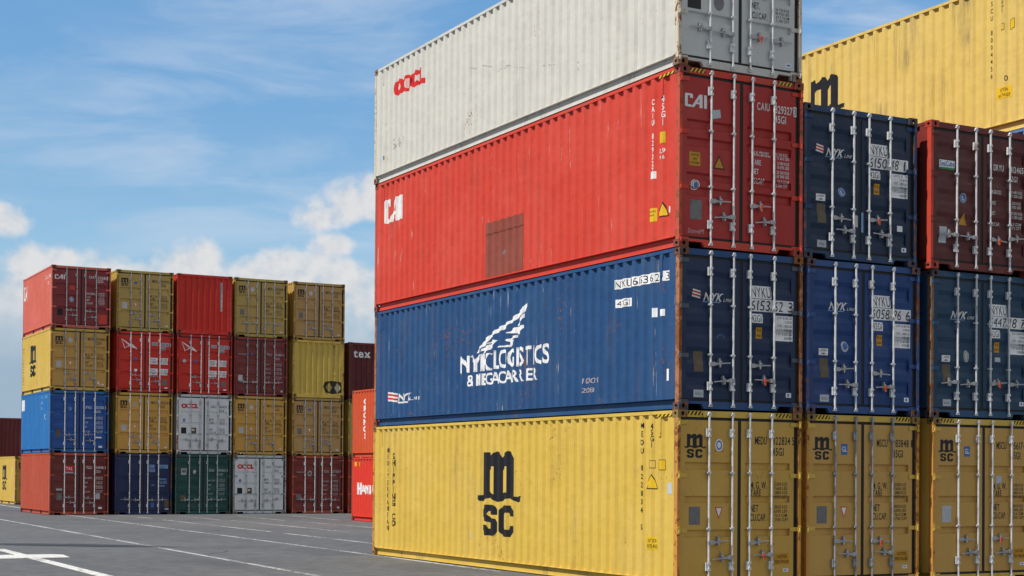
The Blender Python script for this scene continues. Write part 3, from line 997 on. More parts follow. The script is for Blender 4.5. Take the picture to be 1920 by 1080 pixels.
for a in [(-2.85, -3, -3.72, -46, 0.15), (0.75, 1.0, 0.02, -40, 0.15), (2.70, -7.4, 2.6, -19.8, 0.15), (2.70, -0.6, 2.83, -5.4, 0.13), (2.56, -21.1, 2.35, -31, 0.15),
          (4.93, -8.7, 4.80, -20.9, 0.14), (6.97, -10.5, 7.1, -20, 0.14), (4.75, -2.3, 4.74, -8.0, 0.12), (7.1, -2.8, 6.88, -9.2, 0.12), (9.4, -3.3, 9.1, -9.4, 0.12),
          (1.7, 22, 1.1, 9, 0.2), (-1.2, 30, -1.6, 8, 0.15), (4.6, -23, 4.5, -33, 0.14)]:
    line(*a)
line(-7.02, -28.2, -7.12, -60, 0.26, THICK, 'stop_mark')
sheet('stop_mark', [bvu(-16, -30.5), bvu(-6.35, -31.0), bvu(-6.2, -31.25), bvu(-6.3, -32.4), bvu(-16, -32.6)], 0.009, THICK)


def dark_patch_mat():
    m, t, bs = mat('dark_asphalt')
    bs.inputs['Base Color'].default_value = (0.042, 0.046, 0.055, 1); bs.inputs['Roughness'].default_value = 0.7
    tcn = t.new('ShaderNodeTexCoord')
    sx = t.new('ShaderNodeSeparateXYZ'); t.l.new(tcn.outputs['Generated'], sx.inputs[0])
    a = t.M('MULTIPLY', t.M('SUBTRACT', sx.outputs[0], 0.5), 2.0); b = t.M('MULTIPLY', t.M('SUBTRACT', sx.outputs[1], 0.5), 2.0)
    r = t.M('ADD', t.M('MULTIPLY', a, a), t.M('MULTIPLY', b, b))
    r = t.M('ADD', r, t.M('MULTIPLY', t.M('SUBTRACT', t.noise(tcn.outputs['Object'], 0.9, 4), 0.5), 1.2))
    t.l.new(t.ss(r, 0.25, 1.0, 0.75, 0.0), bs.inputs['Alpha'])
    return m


_st = sheet('dark_patch', [(-2.9, -0.75), (2.9, -0.75), (2.9, 0.75), (-2.9, 0.75)], 0.0, dark_patch_mat())  # soft-edged dark oval sheet laid over the asphalt
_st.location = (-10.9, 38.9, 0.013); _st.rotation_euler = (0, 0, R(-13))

# ------------------------------------------------------------------ colours
GA = 'containers in the near stack'
GB = 'containers in the far row'
YEL = (0.66, 0.45, 0.075)
MSC_A = paints('faded_yellow', YEL, 0.15, 0.30, 0.13, 0.34, post=(0.60, 0.27, 0.045), postrust=0.40, castrust=0.62, pale=(0.70, 0.52, 0.14), door_shade_color=(0.60, 0.36, 0.070))
MSC_B = paints('ochre_yellow', (0.66, 0.45, 0.085), 0.12, 0.35, 0.15, 0.30, post=(0.58, 0.27, 0.05), postrust=0.36, castrust=0.55, pale=(0.74, 0.57, 0.20), door_shade_color=(0.58, 0.34, 0.085))
MSC_AMB = paints('amber_yellow', (0.60, 0.36, 0.06), 0.10, 0.3, 0.14, 0.28, door_shade_color=(0.62, 0.345, 0.070))
MSC_OLV = paints('olive_yellow', (0.50, 0.36, 0.07), 0.12, 0.3, 0.14, 0.28, door_shade_color=(0.49, 0.335, 0.095))
MSC_BRN = paints('brown_yellow', (0.50, 0.31, 0.07), 0.12, 0.3, 0.14, 0.30, door_shade_color=(0.50, 0.295, 0.100))
NYK_A = paints('navy_blue', (0.017, 0.072, 0.198), 0.20, 0.24, 0.16, 0.24, 0.75, post=(0.42, 0.17, 0.075), postrust=0.52, castrust=0.78, pale=(0.036, 0.102, 0.225), door_shade_color=(0.0095, 0.028, 0.080))
NYK_B = paints('bright_navy', (0.030, 0.085, 0.25), 0.10, 0.2, 0.14, 0.25, castrust=0.6, door_shade_color=(0.011, 0.050, 0.185))
NYK_C = paints('dark_navy', (0.020, 0.055, 0.13), 0.08, 0.2, 0.14, 0.15, castrust=0.3, door_shade_color=(0.0085, 0.026, 0.066))
NYK_D = paints('teal_navy', (0.028, 0.085, 0.17), 0.10, 0.2, 0.14, 0.34, post=(0.22, 0.15, 0.10), postrust=0.46, castrust=0.6, door_shade_color=(0.012, 0.050, 0.105))
CAI_A = paints('signal_red', (0.63, 0.056, 0.032), 0.12, 0.20, 0.16, 0.26, 0.62, post=(0.52, 0.085, 0.05), postrust=0.38, castrust=0.5, pale=(0.68, 0.10, 0.07), door_shade_color=(0.42, 0.028, 0.022))
DRY = paints('maroon', (0.22, 0.028, 0.020), 0.06, 0.2, 0.14, 0.1, castrust=0.25, door_shade_color=(0.105, 0.020, 0.020))
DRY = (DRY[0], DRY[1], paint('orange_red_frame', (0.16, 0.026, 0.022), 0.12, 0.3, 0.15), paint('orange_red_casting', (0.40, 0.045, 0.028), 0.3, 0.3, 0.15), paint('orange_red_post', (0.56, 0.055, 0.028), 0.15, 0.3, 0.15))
OOCL_A = paints('grey_white', (0.625, 0.61, 0.555), 0.09, 0.17, 0.08, 0.26, post=(0.60, 0.53, 0.40), postrust=0.40, castrust=0.7, pale=(0.67, 0.66, 0.605), door_shade_color=(0.60, 0.61, 0.59))
OOCL_B = paints('pale_grey', (0.56, 0.59, 0.60), 0.08, 0.3, 0.10, 0.24, door_shade_color=(0.72, 0.75, 0.76))
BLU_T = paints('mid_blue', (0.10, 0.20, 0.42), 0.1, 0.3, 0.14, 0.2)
SAL = paints('salmon_red', (0.66, 0.150, 0.105), 0.06, 0.2, 0.15, 0.25, door_shade_color=(0.25, 0.035, 0.040))
SKYB = paints('azure_blue', (0.020, 0.170, 0.46), 0.06, 0.2, 0.12, 0.2, door_shade_color=(0.020, 0.092, 0.34))
ORG = paints('orange_red', (0.48, 0.082, 0.042), 0.05, 0.25, 0.14, 0.2, door_shade_color=(0.16, 0.026, 0.022))
VIV = paints('vivid_red', (0.60, 0.035, 0.022), 0.05, 0.15, 0.10, 0.16, door_shade_color=(0.60, 0.030, 0.018))
MAR = paints('brown_maroon', (0.30, 0.045, 0.035), 0.07, 0.2, 0.14, 0.2, door_shade_color=(0.20, 0.033, 0.030))
MAR2 = paints('brick_maroon', (0.45, 0.080, 0.045), 0.07, 0.2, 0.14, 0.2, door_shade_color=(0.19, 0.028, 0.022))
TEX = paints('dark_wine', (0.15, 0.022, 0.020), 0.05, 0.2, 0.14, 0.15, door_shade_color=(0.115, 0.018, 0.018))
WINE = paints('plum_brown', (0.20, 0.030, 0.026), 0.05, 0.2, 0.14, 0.15, door_shade_color=(0.14, 0.022, 0.020))
GRN = paints('bottle_green', (0.012, 0.10, 0.085), 0.06, 0.2, 0.2, 0.2, door_shade_color=(0.010, 0.075, 0.065))
IND = paints('ink_blue', (0.020, 0.036, 0.12), 0.06, 0.2, 0.14, 0.2, door_shade_color=(0.016, 0.030, 0.095))
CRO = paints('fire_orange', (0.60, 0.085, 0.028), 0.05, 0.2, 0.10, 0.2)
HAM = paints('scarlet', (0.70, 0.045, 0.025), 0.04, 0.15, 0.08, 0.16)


# ------------------------------------------------------------------ decal sets
def numbers(fl, x, z, h, rows, m, w=0.30, step=None):
    for i, t in enumerate(rows): fl.text(t, x, z - i * (step or h * 1.35), h, m, w * len(t) / 10, 0.006)


def set_msc_door(lv, H, code, num, chk, size, sticker='oval', tri=True, plate=D_PLATE, caution=False, faint=D_BLACK_FAINT, white_patch=False):
    a, b = lv; k = (H - 0.15) / 2.746
    Z = lambda z: 0.15 + (z - 0.15) * k
    f = Flat(); mark_msc(f, 0.155, Z(2.13), 0.41, 0.385 * k, D_BLACK); a.add('logo', f)
    f = Flat()
    if sticker == 'oval': f.disc(0.82, Z(2.34), 0.075, 0.10, D_WHITE_CLEAN).ring(0.82, Z(2.34), 0.055, 0.078, 0.02, 0.026, D_BLUE)
    elif sticker == 'round': f.disc(0.82, Z(2.33), 0.062, 0.07, D_GREYWHITE).disc(0.82, Z(2.33), 0.025, 0.03, D_BLUE)
    elif sticker == 'blue': f.rect(0.76, Z(2.22), 0.89, Z(2.40), D_BLUE).text('GL', 0.775, Z(2.27), 0.085, D_WHITE_CLEAN, 0.1)
    else: f.disc(0.82, Z(2.30), 0.07, 0.06, D_BLUE)
    if f.items: a.add('sticker', f)
    f = Flat().rect(0.25, Z(1.06), 0.46, Z(1.35), plate); a.add('data_plate', f)
    if tri:
        f = Flat().poly([(0.745, Z(1.34)), (0.895, Z(1.34)), (0.82, Z(1.15))], D_RED).poly([(0.768, Z(1.325)), (0.872, Z(1.325)), (0.82, Z(1.185))], D_WHITE_CLEAN)
        a.add('warning_sign', f)
    f = Flat()
    f.text(code, 1.525, Z(2.365), 0.125 * k, D_BLACK, 0.235); f.text(num, 1.875, Z(2.365), 0.125 * k, D_BLACK, 0.36); f.text(chk, 2.275, Z(2.365), 0.125 * k, D_BLACK, 0.045)
    f.text(size, 1.875, Z(2.185), 0.125 * k, D_BLACK, 0.235)
    f.text('M. G. W.', 1.44, Z(1.64), 0.11 * k, D_BLACK, 0.33); f.text('TARE', 1.44, Z(1.515), 0.11 * k, D_BLACK, 0.21)
    f.text('NET', 1.44, Z(1.265), 0.11 * k, D_BLACK, 0.16); f.text('CU.CAP.', 1.44, Z(1.115), 0.11 * k, D_BLACK, 0.32)
    b.add('lettering', f)
    f = Flat()
    numbers(f, 1.91, Z(1.69), 0.052 * k, ['32500 KGS', '71650 LBS', ' 3880 KGS', ' 8550 LBS'], faint, 0.30)
    numbers(f, 1.91, Z(1.315), 0.052 * k, ['28620 KGS', '63100 LBS', ' 76.4 CUM', ' 2700 CUFT'], faint, 0.30)
    b.add('lettering', f)
    if caution:
        f = Flat().rect(1.92, Z(0.39), 2.235, Z(0.575), D_AMBER).text('CAUTION', 1.975, Z(0.50), 0.05, D_BLACK_CLEAN, 0.2).text('HIGH TRAILER', 1.935, Z(0.415), 0.05, D_BLACK_CLEAN, 0.28)
        b.add('warning_sign', f)
    f = Flat().rect(2.10, Z(0.27), 2.21, Z(0.325), D_WHITE_CLEAN).rect(2.12, Z(0.29), 2.18, Z(0.305), D_BLUE); b.add('label_plate', f)
    if white_patch:
        f = Flat().rect(1.52, Z(1.74), 1.65, Z(1.88), D_GREYWHITE); b.add('label_plate', f)


def set_nyk_door(lv, n1, n2, chk, flag=True, globe='faint', horn=True, low=True, brown=D_PLATE_BROWN):
    a, b = lv
    f = Flat()
    x0 = 0.50
    if flag: mark_flag(f, 0.27, 1.815, 0.17, 0.125)
    f.text('NYK', x0, 1.765, 0.12, D_WHITE, 0.35, 0.03, 0.04, 0.22, serif=0.10); f.text('LINE', x0 + 0.385, 1.765, 0.05, D_WHITE, 0.16, 0.012, 0.1, 0.22)
    f.rect(x0 - 0.01, 1.738, x0 + 0.33, 1.752, D_LBLUE)
    a.add('logo', f)
    f = Flat()
    if globe == 'blue': f.disc(0.83, 1.17, 0.078, 0.085, D_BLUE).ring(0.83, 1.17, 0.066, 0.072, 0.012, 0.012, D_GREYWHITE).poly([(0.80, 1.2), (0.83, 1.21), (0.83, 1.15), (0.86, 1.14), (0.85, 1.12), (0.80, 1.13)], D_GREYWHITE)
    elif globe == 'white': f.disc(0.83, 1.15, 0.078, 0.092, D_GREYWHITE).disc(0.845, 1.16, 0.05, 0.055, D_BLUE).disc(0.835, 1.145, 0.048, 0.055, D_GREYWHITE)
    elif globe == 'oval': f.disc(0.85, 1.10, 0.062, 0.105, D_GREYWHITE).ring(0.85, 1.10, 0.045, 0.082, 0.012, 0.014, D_PLATE)
    else: f.ring(0.84, 1.16, 0.075, 0.08, 0.016, 0.016, D_BLUE, 20, 170)
    a.add('sticker', f)
    if horn:
        f = Flat().rect(0.28, 0.985, 0.475, 1.10, D_WHITE_CLEAN).text('J. HORN', 0.30, 1.05, 0.035, D_BLACK_CLEAN, 0.15).text('GMBH', 0.34, 1.0, 0.03, D_BLACK_CLEAN, 0.08)
        a.add('label_plate', f)
    f = Flat().rect(0.315, 0.615, 0.495, 0.945, brown); a.add('data_plate', f)
    f = Flat().rect(0.31, 0.205, 0.50, 0.325, D_GREYWHITE).text('NYKU', 0.345, 0.24, 0.04, D_PLATE, 0.12); a.add('label_plate', f)
    f = Flat().rect(1.415, 1.855, 1.825, 2.065, D_WHITE_CLEAN).rect(1.415, 1.645, 2.27, 1.845, D_WHITE_CLEAN)
    f.text('NYKU', 1.425, 1.875, 0.165, D_BLACK_CLEAN, 0.39, 0.0); f.text(n1, 1.425, 1.665, 0.16, D_BLACK_CLEAN, 0.39, 0.0)
    f.text(n2, 1.895, 1.665, 0.16, D_BLACK_CLEAN, 0.18, 0.0); f.text(chk, 2.18, 1.665, 0.16, D_BLACK_CLEAN, 0.055 if chk == '1' else 0.08, 0.0)
    b.add('number_plate', f)
    f = Flat().rect(1.415, 1.455, 1.655, 1.605, D_WHITE_CLEAN).text('42G1', 1.43, 1.475, 0.11, D_BLACK_CLEAN, 0.205, 0.0); b.add('number_plate', f)
    f = Flat().rect(1.90, 1.18, 2.26, 1.595, D_WHITE_CLEAN).rect(1.90, 1.31, 2.255, 1.375, D_GREYWHITE)
    for i, t in enumerate(['G WT 30 480 KGS', '67 200 LBS', 'T WT   3 800 KGS', '8 380 LBS', 'C WT 26 680 KGS', '58 820 LBS']):
        w = 0.30 if len(t) > 12 else 0.14
        f.text(t, 2.245 - w, 1.54 - i * 0.066, 0.04, D_BLACK_CLEAN, w, 0.0)
    b.add('number_plate', f)
    f = Flat().rect(1.535, 1.20, 1.655, 1.385, D_AMBER).text('9 6', 1.555, 1.31, 0.045, D_BLACK_CLEAN, 0.08).text('HIGH', 1.552, 1.23, 0.04, D_BLACK_CLEAN, 0.085); b.add('warning_sign', f)
    if low:
        f = Flat().rect(2.13, 0.25, 2.235, 0.325, D_WHITE_CLEAN).rect(2.16, 0.265, 2.195, 0.31, D_BLUE); b.add('label_plate', f)
    return a, b


def set_plain_door(lv, H, code, num, chk, size, col, rows=True, x0=1.46, zt=2.02, label=('MAX.GROSS', 'TARE', 'NET', 'CU.CAP.')):
    a, b = lv; k = H / 2.591
    f = Flat()
    f.text(code, x0, zt * k, 0.105, col, 0.24); f.text(num, 1.89, zt * k, 0.105, col, 0.33); f.text(chk, 2.27, zt * k, 0.105, col, 0.045)
    f.text(size, 1.89, (zt - 0.16) * k, 0.095, col, 0.21)
    if rows:
        for i, t in enumerate(label):
            z = (zt - 0.42 - i * 0.19) * k
            f.text(t, 1.44, z, 0.065, col, 0.034 * len(t), 0.006)
            f.text(['30 480 KGS', ' 2 230 KGS', '28 250 KGS', ' 33.2 CU.M'][i], 1.90, z + 0.04, 0.05, col, 0.29, 0.004)
            f.text(['67 200 LBS', ' 4 920 LBS', '62 280 LBS', ' 1 172 CFT'][i], 1.90, z - 0.03, 0.05, col, 0.29, 0.004)
    b.add('lettering', f)


def set_cai_door(lv, H, num, chk, size, big=True):
    a, b = lv; k = (H - 0.15) / 2.746
    Z = lambda z: 0.15 + (z - 0.15) * k
    f = Flat(); mark_cai(f, 0.125, Z(2.25), 0.42, 0.215 * k, D_WHITE); a.add('logo', f)
    f = Flat()
    f.text('CAIU', 1.53, Z(2.36), 0.12 * k, D_WHITE, 0.25); f.text(num, 1.885, Z(2.345), 0.125 * k, D_WHITE, 0.36)
    f.text(size, 1.885, Z(2.185), 0.12 * k, D_WHITE, 0.235)
    for i, t in enumerate(('MAX.GROSS', 'TARE', 'NET', 'CU.CAP.')):
        z = Z(1.60 - i * 0.15)
        f.text(t, 1.44, z, 0.085 * k, D_WHITE, (0.36, 0.17, 0.125, 0.26)[i], 0.012)
        f.text(('32 500 KGS', ' 3 940 KGS', '28 560 KGS', ' 76.3 CU.M')[i], 1.93, z + 0.045, 0.05 * k, D_WHITE, 0.25, 0.008)
        f.text(('71 650 LBS', ' 8 690 LBS', '62 960 LBS', ' 2 694 CFT')[i], 1.93, z - 0.02, 0.05 * k, D_WHITE, 0.25, 0.008)
    b.add('lettering', f)
    f = Flat().rect(2.265, Z(2.325), 2.325, Z(2.49), D_WHITE).text(chk, 2.275, Z(2.345), 0.12 * k, paints_red_print, 0.04); b.add('lettering', f)


paints_red_print = decal('dark_red_print', (0.16, 0.012, 0.012), 0.0)

# ------------------------------------------------------------------ near stack
def A(v, u, z, *a, **k): return container(loc(TH_A, OA, v, u, z), TH_A, *a, stretch=1.016, **k)


LA, L2 = 12.192, 6.058
HC, HS = 2.896, 2.591

# corner column, bottom: yellow
c, wall, end, lv = A(0.0, 0.0, 0.0, LA, HC, MSC_A, 'flat3', 'yellow container, bottom corner of the near stack, a huge black mark on its side', GA, seal=2)
hazard(c, HC, LA)
set_msc_door(lv, HC, 'MEDU', '822834', '5', '45G1', 'oval', caution=True)
f = Flat(); mark_msc(f, -7.03, 0.65, 1.82, 1.64, D_BLACK); wall.add('logo', f)
f = Flat().text('MEDITERRANEAN', -11.36, 2.30, 0.105, D_BLACK, stack=0.143, bold=0.02).text('SHIPPING CO', -11.068, 2.16, 0.125, D_BLACK, stack=0.1475, bold=0.03); wall.add('lettering', f)
f = Flat().text('MEDU 822834 5', -1.055, 2.62, 0.085, D_BLACK, stack=0.139, bold=0.012).text('45G1', -0.77, 2.60, 0.085, D_BLACK, stack=0.10, bold=0.012); wall.add('lettering', f)
f = Flat().rect(-0.83, 1.96, -0.71, 2.09, D_BLACK_CLEAN).rect(-0.82, 1.97, -0.72, 2.08, MSC_A[0]).text('2,9', -0.81, 1.99, 0.06, D_BLACK_CLEAN, 0.08); wall.add('lettering', f)
f = Flat().rect(-0.55, 1.93, -0.42, 2.10, D_BLACK_CLEAN).rect(-0.54, 1.94, -0.43, 2.09, D_YELLOW).text('9 6', -0.53, 1.97, 0.08, D_BLACK_CLEAN, 0.09); wall.add('warning_sign', f)
f = Flat().poly([(-0.98, 1.62), (-0.63, 1.62), (-0.77, 1.87)], D_BLACK_CLEAN).poly([(-0.945, 1.637), (-0.655, 1.637), (-0.772, 1.845)], D_YELLOW); wall.add('warning_sign', f)
f = Flat().rect(-0.98, 0.64, -0.57, 0.845, D_YELLOW).text('CAUTION', -0.89, 0.755, 0.06, D_BLACK_CLEAN, 0.22).text('HIGH TRAILER', -0.94, 0.665, 0.06, D_BLACK_CLEAN, 0.32); wall.add('warning_sign', f)
f = Flat().rect(-7.36, 0.57, -7.24, 0.68, D_GREYWHITE); wall.add('label_plate', f)
f = Flat().rect(-0.30, 1.55, -0.17, 1.73, D_GREYWHITE); wall.add('label_plate', f)
# second: navy
c, wall, end, lv = A(0.012, 0.0, HC, LA, HS, NYK_A, 'wave', 'navy container in the corner column with a big white wing and two lines of lettering', GA, seal=2, hinge=paint('dull_hinge_paint', (0.085, 0.095, 0.115), 0.2, 0.3, 0.2))
set_nyk_door(lv, '6153', '62', '3', True, 'faint', horn=False)
z0 = HC
f = Flat()
for vs, fs in WING_S: f.raw([(a, b - z0) for a, b in vs], fs, D_WHITE_CLEAN)
wall.add('logo', f)
f = Flat().text('NYK', -7.84, 3.885 - z0, 0.31, D_WHITE_CLEAN, 1.33, 0.03, 0.06, serif=0.11); f.text('LOGISTICS', -6.36, 3.895 - z0, 0.335, D_WHITE_CLEAN, 2.10, 0.022, 0.10, serif=0.07)
f.text('& MEGACARRIER', -7.50, 3.60 - z0, 0.215, D_WHITE_CLEAN, 2.86, 0.022, 0.13); wall.add('lettering', f)
f = Flat(); mark_flag(f, -11.47, 3.45 - z0, 0.50, 0.20)
f.text('NYK', -10.86, 3.43 - z0, 0.15, D_WHITE, 0.62, 0.03, 0.03, 0.2, serif=0.12).text('LINE', -10.26, 3.43 - z0, 0.065, D_WHITE, 0.45, 0.01).rect(-10.95, 3.375 - z0, -10.45, 3.41 - z0, D_WHITE); wall.add('logo', f)
f = Flat().rect(-1.95, 4.985 - z0, -1.50, 5.145 - z0, D_WHITE_CLEAN).rect(-1.42, 4.985 - z0, -0.64, 5.145 - z0, D_WHITE_CLEAN).rect(-0.50, 4.985 - z0, -0.30, 5.145 - z0, D_WHITE_CLEAN)
f.text('NYKU', -1.92, 5.005 - z0, 0.12, D_BLACK_CLEAN, 0.42, 0.0).text('6153', -1.38, 5.005 - z0, 0.12, D_BLACK_CLEAN, 0.40, 0.0).text('62', -0.86, 5.005 - z0, 0.12, D_BLACK_CLEAN, 0.20, 0.0).text('3', -0.45, 5.005 - z0, 0.12, D_BLACK_CLEAN, 0.09, 0.0); wall.add('number_plate', f)
f = Flat().rect(-1.92, 4.67 - z0, -1.47, 4.81 - z0, D_WHITE_CLEAN).text('42G1', -1.88, 4.69 - z0, 0.10, D_BLACK_CLEAN, 0.36, 0.0); wall.add('number_plate', f)
f = Flat().rect(-0.80, 4.42 - z0, -0.70, 4.57 - z0, D_WHITE_CLEAN); wall.add('label_plate', f)
f = Flat().rect(-0.56, 4.42 - z0, -0.46, 4.53 - z0, D_WHITE_CLEAN); wall.add('label_plate', f)
f = Flat().rect(-0.42, 3.37 - z0, -0.34, 3.56 - z0, D_WHITE_CLEAN); wall.add('label_plate', f)
f = Flat().text('100091', -3.02, 3.44 - z0, 0.09, D_SCRAWL, 0.55, 0.0, 0.1, 0.2).text('2008', -3.02, 3.28 - z0, 0.08, D_SCRAWL, 0.35, 0.0, 0.1, 0.15); wall.add('scrawl', f)
# third: red
c, wall, end, lv = A(0.0, 0.0, HC + HS, LA, HC, CAI_A, 'flat4', 'red container in the corner column with a square brown patch amid its side', GA, seal=1)
z0 = HC + HS
hazard(c, HC, LA)
set_cai_door(lv, HC, '829327', '3', '45G1')
f = Flat().rect(0.215, 1.315, 0.425, 1.535, D_AMBER).text('CAUTION', 0.245, 1.475, 0.035, D_BLACK_CLEAN, 0.15).text('HIGH', 0.28, 1.41, 0.035, D_BLACK_CLEAN, 0.08).text('CONTAINER', 0.235, 1.345, 0.035, D_BLACK_CLEAN, 0.17); lv[0].add('warning_sign', f)
f = Flat().poly([(0.67, 1.305), (0.905, 1.305), (0.787, 1.53)], D_BLACK_CLEAN).poly([(0.70, 1.325), (0.875, 1.325), (0.787, 1.49)], D_AMBER); lv[0].add('warning_sign', f)
f = Flat().disc(0.33, 1.015, 0.085, 0.082, D_WHITE_CLEAN).ring(0.33, 1.015, 0.068, 0.066, 0.012, 0.012, D_BLACK_CLEAN).disc(0.34, 1.015, 0.04, 0.042, D_BLUE); lv[0].add('sticker', f)
f = Flat().rect(0.235, 0.46, 0.455, 0.77, D_PLATE); lv[0].add('data_plate', f)
f = Flat().poly([(0.65, 2.10), (0.82, 2.14), (0.80, 2.27), (0.63, 2.24)], D_GREYWHITE); lv[0].add('label_plate', f)
f = Flat().text('SteveM', 0.19, 0.235, 0.075, D_SCRAWL, 0.30, 0.0, 0.08, 0.15); lv[0].add('scrawl', f)
f = Flat(); mark_cai(f, -11.68, 7.42 - z0, 0.93, 0.53, D_WHITE); wall.add('logo', f)
f = Flat().rect(-6.80, 5.69 - z0, -5.20, 6.76 - z0, D_PATCH); wall.add('repair_patch', f)
f = Flat().rect(-6.80, 6.515 - z0, -5.20, 6.535 - z0, paint('rusty_seam', (0.17, 0.045, 0.03), 0.4, 0.3, 0.2)); wall.add('repair_patch', f)
f = Flat().rect(-6.04, 6.07 - z0, -5.97, 6.17 - z0, D_WHITE_CLEAN); wall.add('label_plate', f)
f = Flat().text('CAIU 829327', -0.79, 7.89 - z0, 0.085, D_WHITE, stack=0.1115, bold=0.02).rect(-0.84, 6.68 - z0, -0.73, 6.80 - z0, D_WHITE).text('45G1', -0.50, 7.88 - z0, 0.10, D_WHITE, stack=0.125, bold=0.02); wall.add('lettering', f)
f = Flat().rect(-0.60, 7.22 - z0, -0.46, 7.40 - z0, D_YELLOW); wall.add('warning_sign', f)
f = Flat().text('2,9', -0.60, 7.06 - z0, 0.07, D_WHITE, 0.14).text('9 6', -0.59, 6.96 - z0, 0.06, D_WHITE, 0.12); wall.add('lettering', f)
f = Flat().rect(-0.90, 5.98 - z0, -0.71, 6.20 - z0, D_YELLOW).text('CAUTION', -0.88, 6.13 - z0, 0.03, D_BLACK_CLEAN, 0.14).text('HIGH', -0.86, 6.07 - z0, 0.03, D_BLACK_CLEAN, 0.1); wall.add('warning_sign', f)
f = Flat().poly([(-0.66, 6.02 - z0), (-0.36, 6.02 - z0), (-0.49, 6.27 - z0)], D_BLACK_CLEAN).poly([(-0.62, 6.04 - z0), (-0.40, 6.04 - z0), (-0.495, 6.235 - z0)], D_YELLOW); wall.add('warning_sign', f)
f = Flat().rect(-0.36, 6.06 - z0, -0.27, 6.16 - z0, D_WHITE_CLEAN); wall.add('label_plate', f)
# top: grey white
z0 = 2 * HC + HS
c, wall, end, lv = A(-0.035, 0.0, z0, LA, HS, OOCL_A, 'flat3', 'grey white container on top of the corner column with red lettering at its far end', GA, handles='left', seal=1, hinge=paint('cream_frame_paint', (0.62, 0.60, 0.52), 0.3))
hazard_b = None
f = Flat(); mark_oocl(f, -11.15, 10.15 - z0, 1.56, 0.36, D_RED, D_PINK); wall.add('logo', f)
f = Flat().rect(-11.72, 8.86 - z0, -11.63, 8.95 - z0, D_BLUE); wall.add('label_plate', f)
f = Flat().rect(-11.56, 8.83 - z0, -11.45, 8.94 - z0, D_YELLOW); wall.add('warning_sign', f)
f = Flat().text('541', -11.20, 9.0 - z0, 0.22, decal('ghost_lettering', (0.40, 0.40, 0.38), 0.42), 0.6, 0.0, 0.1, -0.2); wall.add('scrawl', f)
for pts in ([(7.43, 9.98), (7.13, 9.90), (6.84, 9.90), (6.55, 9.81), (6.26, 9.65), (6.06, 9.65), (5.78, 9.66), (5.51, 9.56), (5.05, 9.46)], [(4.41, 9.34), (4.03, 9.28)]):
    f = Flat()
    for (a, b), (c_, d_) in zip(pts, pts[1:]):
        f.poly([(-a, b - z0 - 0.012), (-c_, d_ - z0 - 0.012), (-c_, d_ - z0 + 0.010), (-a, b - z0 + 0.010)], decal('rubbed_scuff', (0.46, 0.42, 0.35), 0.75))
    wall.add('scuff_mark', f)
f = Flat(); mark_oocl(f, 0.17, 1.98, 0.62, 0.19, D_RED, D_PINK); lv[0].add('logo', f)
f = Flat().rect(0.20, 0.94, 0.455, 1.30, D_BLACK_CLEAN); lv[0].add('data_plate', f)
f = Flat().disc(0.80, 1.10, 0.10, 0.13, decal('ghost_print', (0.22, 0.21, 0.23), 0.34)); lv[0].add('sticker', f)
f = Flat().text('OOLU', 1.50, 2.05, 0.10, D_BLACK, 0.24).text('512834', 1.90, 2.05, 0.10, D_BLACK, 0.33).text('1', 2.27, 2.05, 0.10, D_BLACK, 0.02).text('42G1', 1.90, 1.90, 0.095, D_BLACK, 0.22)
f.text('M.W.', 1.45, 1.56, 0.095, D_BLACK, 0.19).text('TARE.', 1.45, 1.42, 0.095, D_BLACK, 0.22).text('NET.', 1.45, 1.115, 0.10, D_BLACK, 0.155).text('CU.CAP.', 1.45, 0.955, 0.10, D_BLACK, 0.31); lv[1].add('lettering', f)
f = Flat(); numbers(f, 1.92, 1.14, 0.045, ['26 720 KGS', '58 920 LBS', ' 67.7 CU.M', ' 2 390 CFT'], D_BLACK_FAINT, 0.28); numbers(f, 1.92, 1.60, 0.045, ['30 480 KGS', '67 200 LBS', ' 3 760 KGS', ' 8 280 LBS'], D_BLACK_FAINT, 0.28); lv[1].add('lettering', f)
f = Flat().rect(2.13, 0.235, 2.25, 0.305, D_WHITE_CLEAN).rect(2.155, 0.255, 2.225, 0.28, D_BLUE); lv[1].add('label_plate', f)

# second column
c, wall, end, lv = A(2.60, 0.02, 0.0, LA, HC, MSC_B, 'flat3', 'yellow container on the ground, middle column of near stack, with dull grey lock rods', GA, rods=GALV_OLD, seal=1)
hazard(c, HC, LA, False)
set_msc_door(lv, HC, 'MSCU', '783848', '1', '45G1', 'blue', caution=True)
c, wall, end, lv = A(2.575, 0.0, HC, LA, HS, NYK_B, 'wave', 'bright navy container in the middle column with a torn white globe sticker on its door', GA, seal=2)
set_nyk_door(lv, '6058', '96', '6', False, 'white')
c, wall, end, lv = A(2.50, 0.0, HC + HS, LA, HS, NYK_C, 'wave', 'dark navy container on top of the middle column, open to the sky, round blue sticker', GA, seal=1)
set_nyk_door(lv, '6150', '48', '1', True, 'blue')
f = Flat().rect(1.245, 0.52, 1.29, 0.86, D_LBLUE); lv[1].add('tape_strip', f)
f = Flat().rect(1.06, 0.60, 1.17, 0.80, D_GREYWHITE); lv[0].add('tape_strip', f)
f = Flat().rect(2.03, 0.60, 2.15, 0.70, D_WHITE_CLEAN); lv[1].add('label_plate', f)
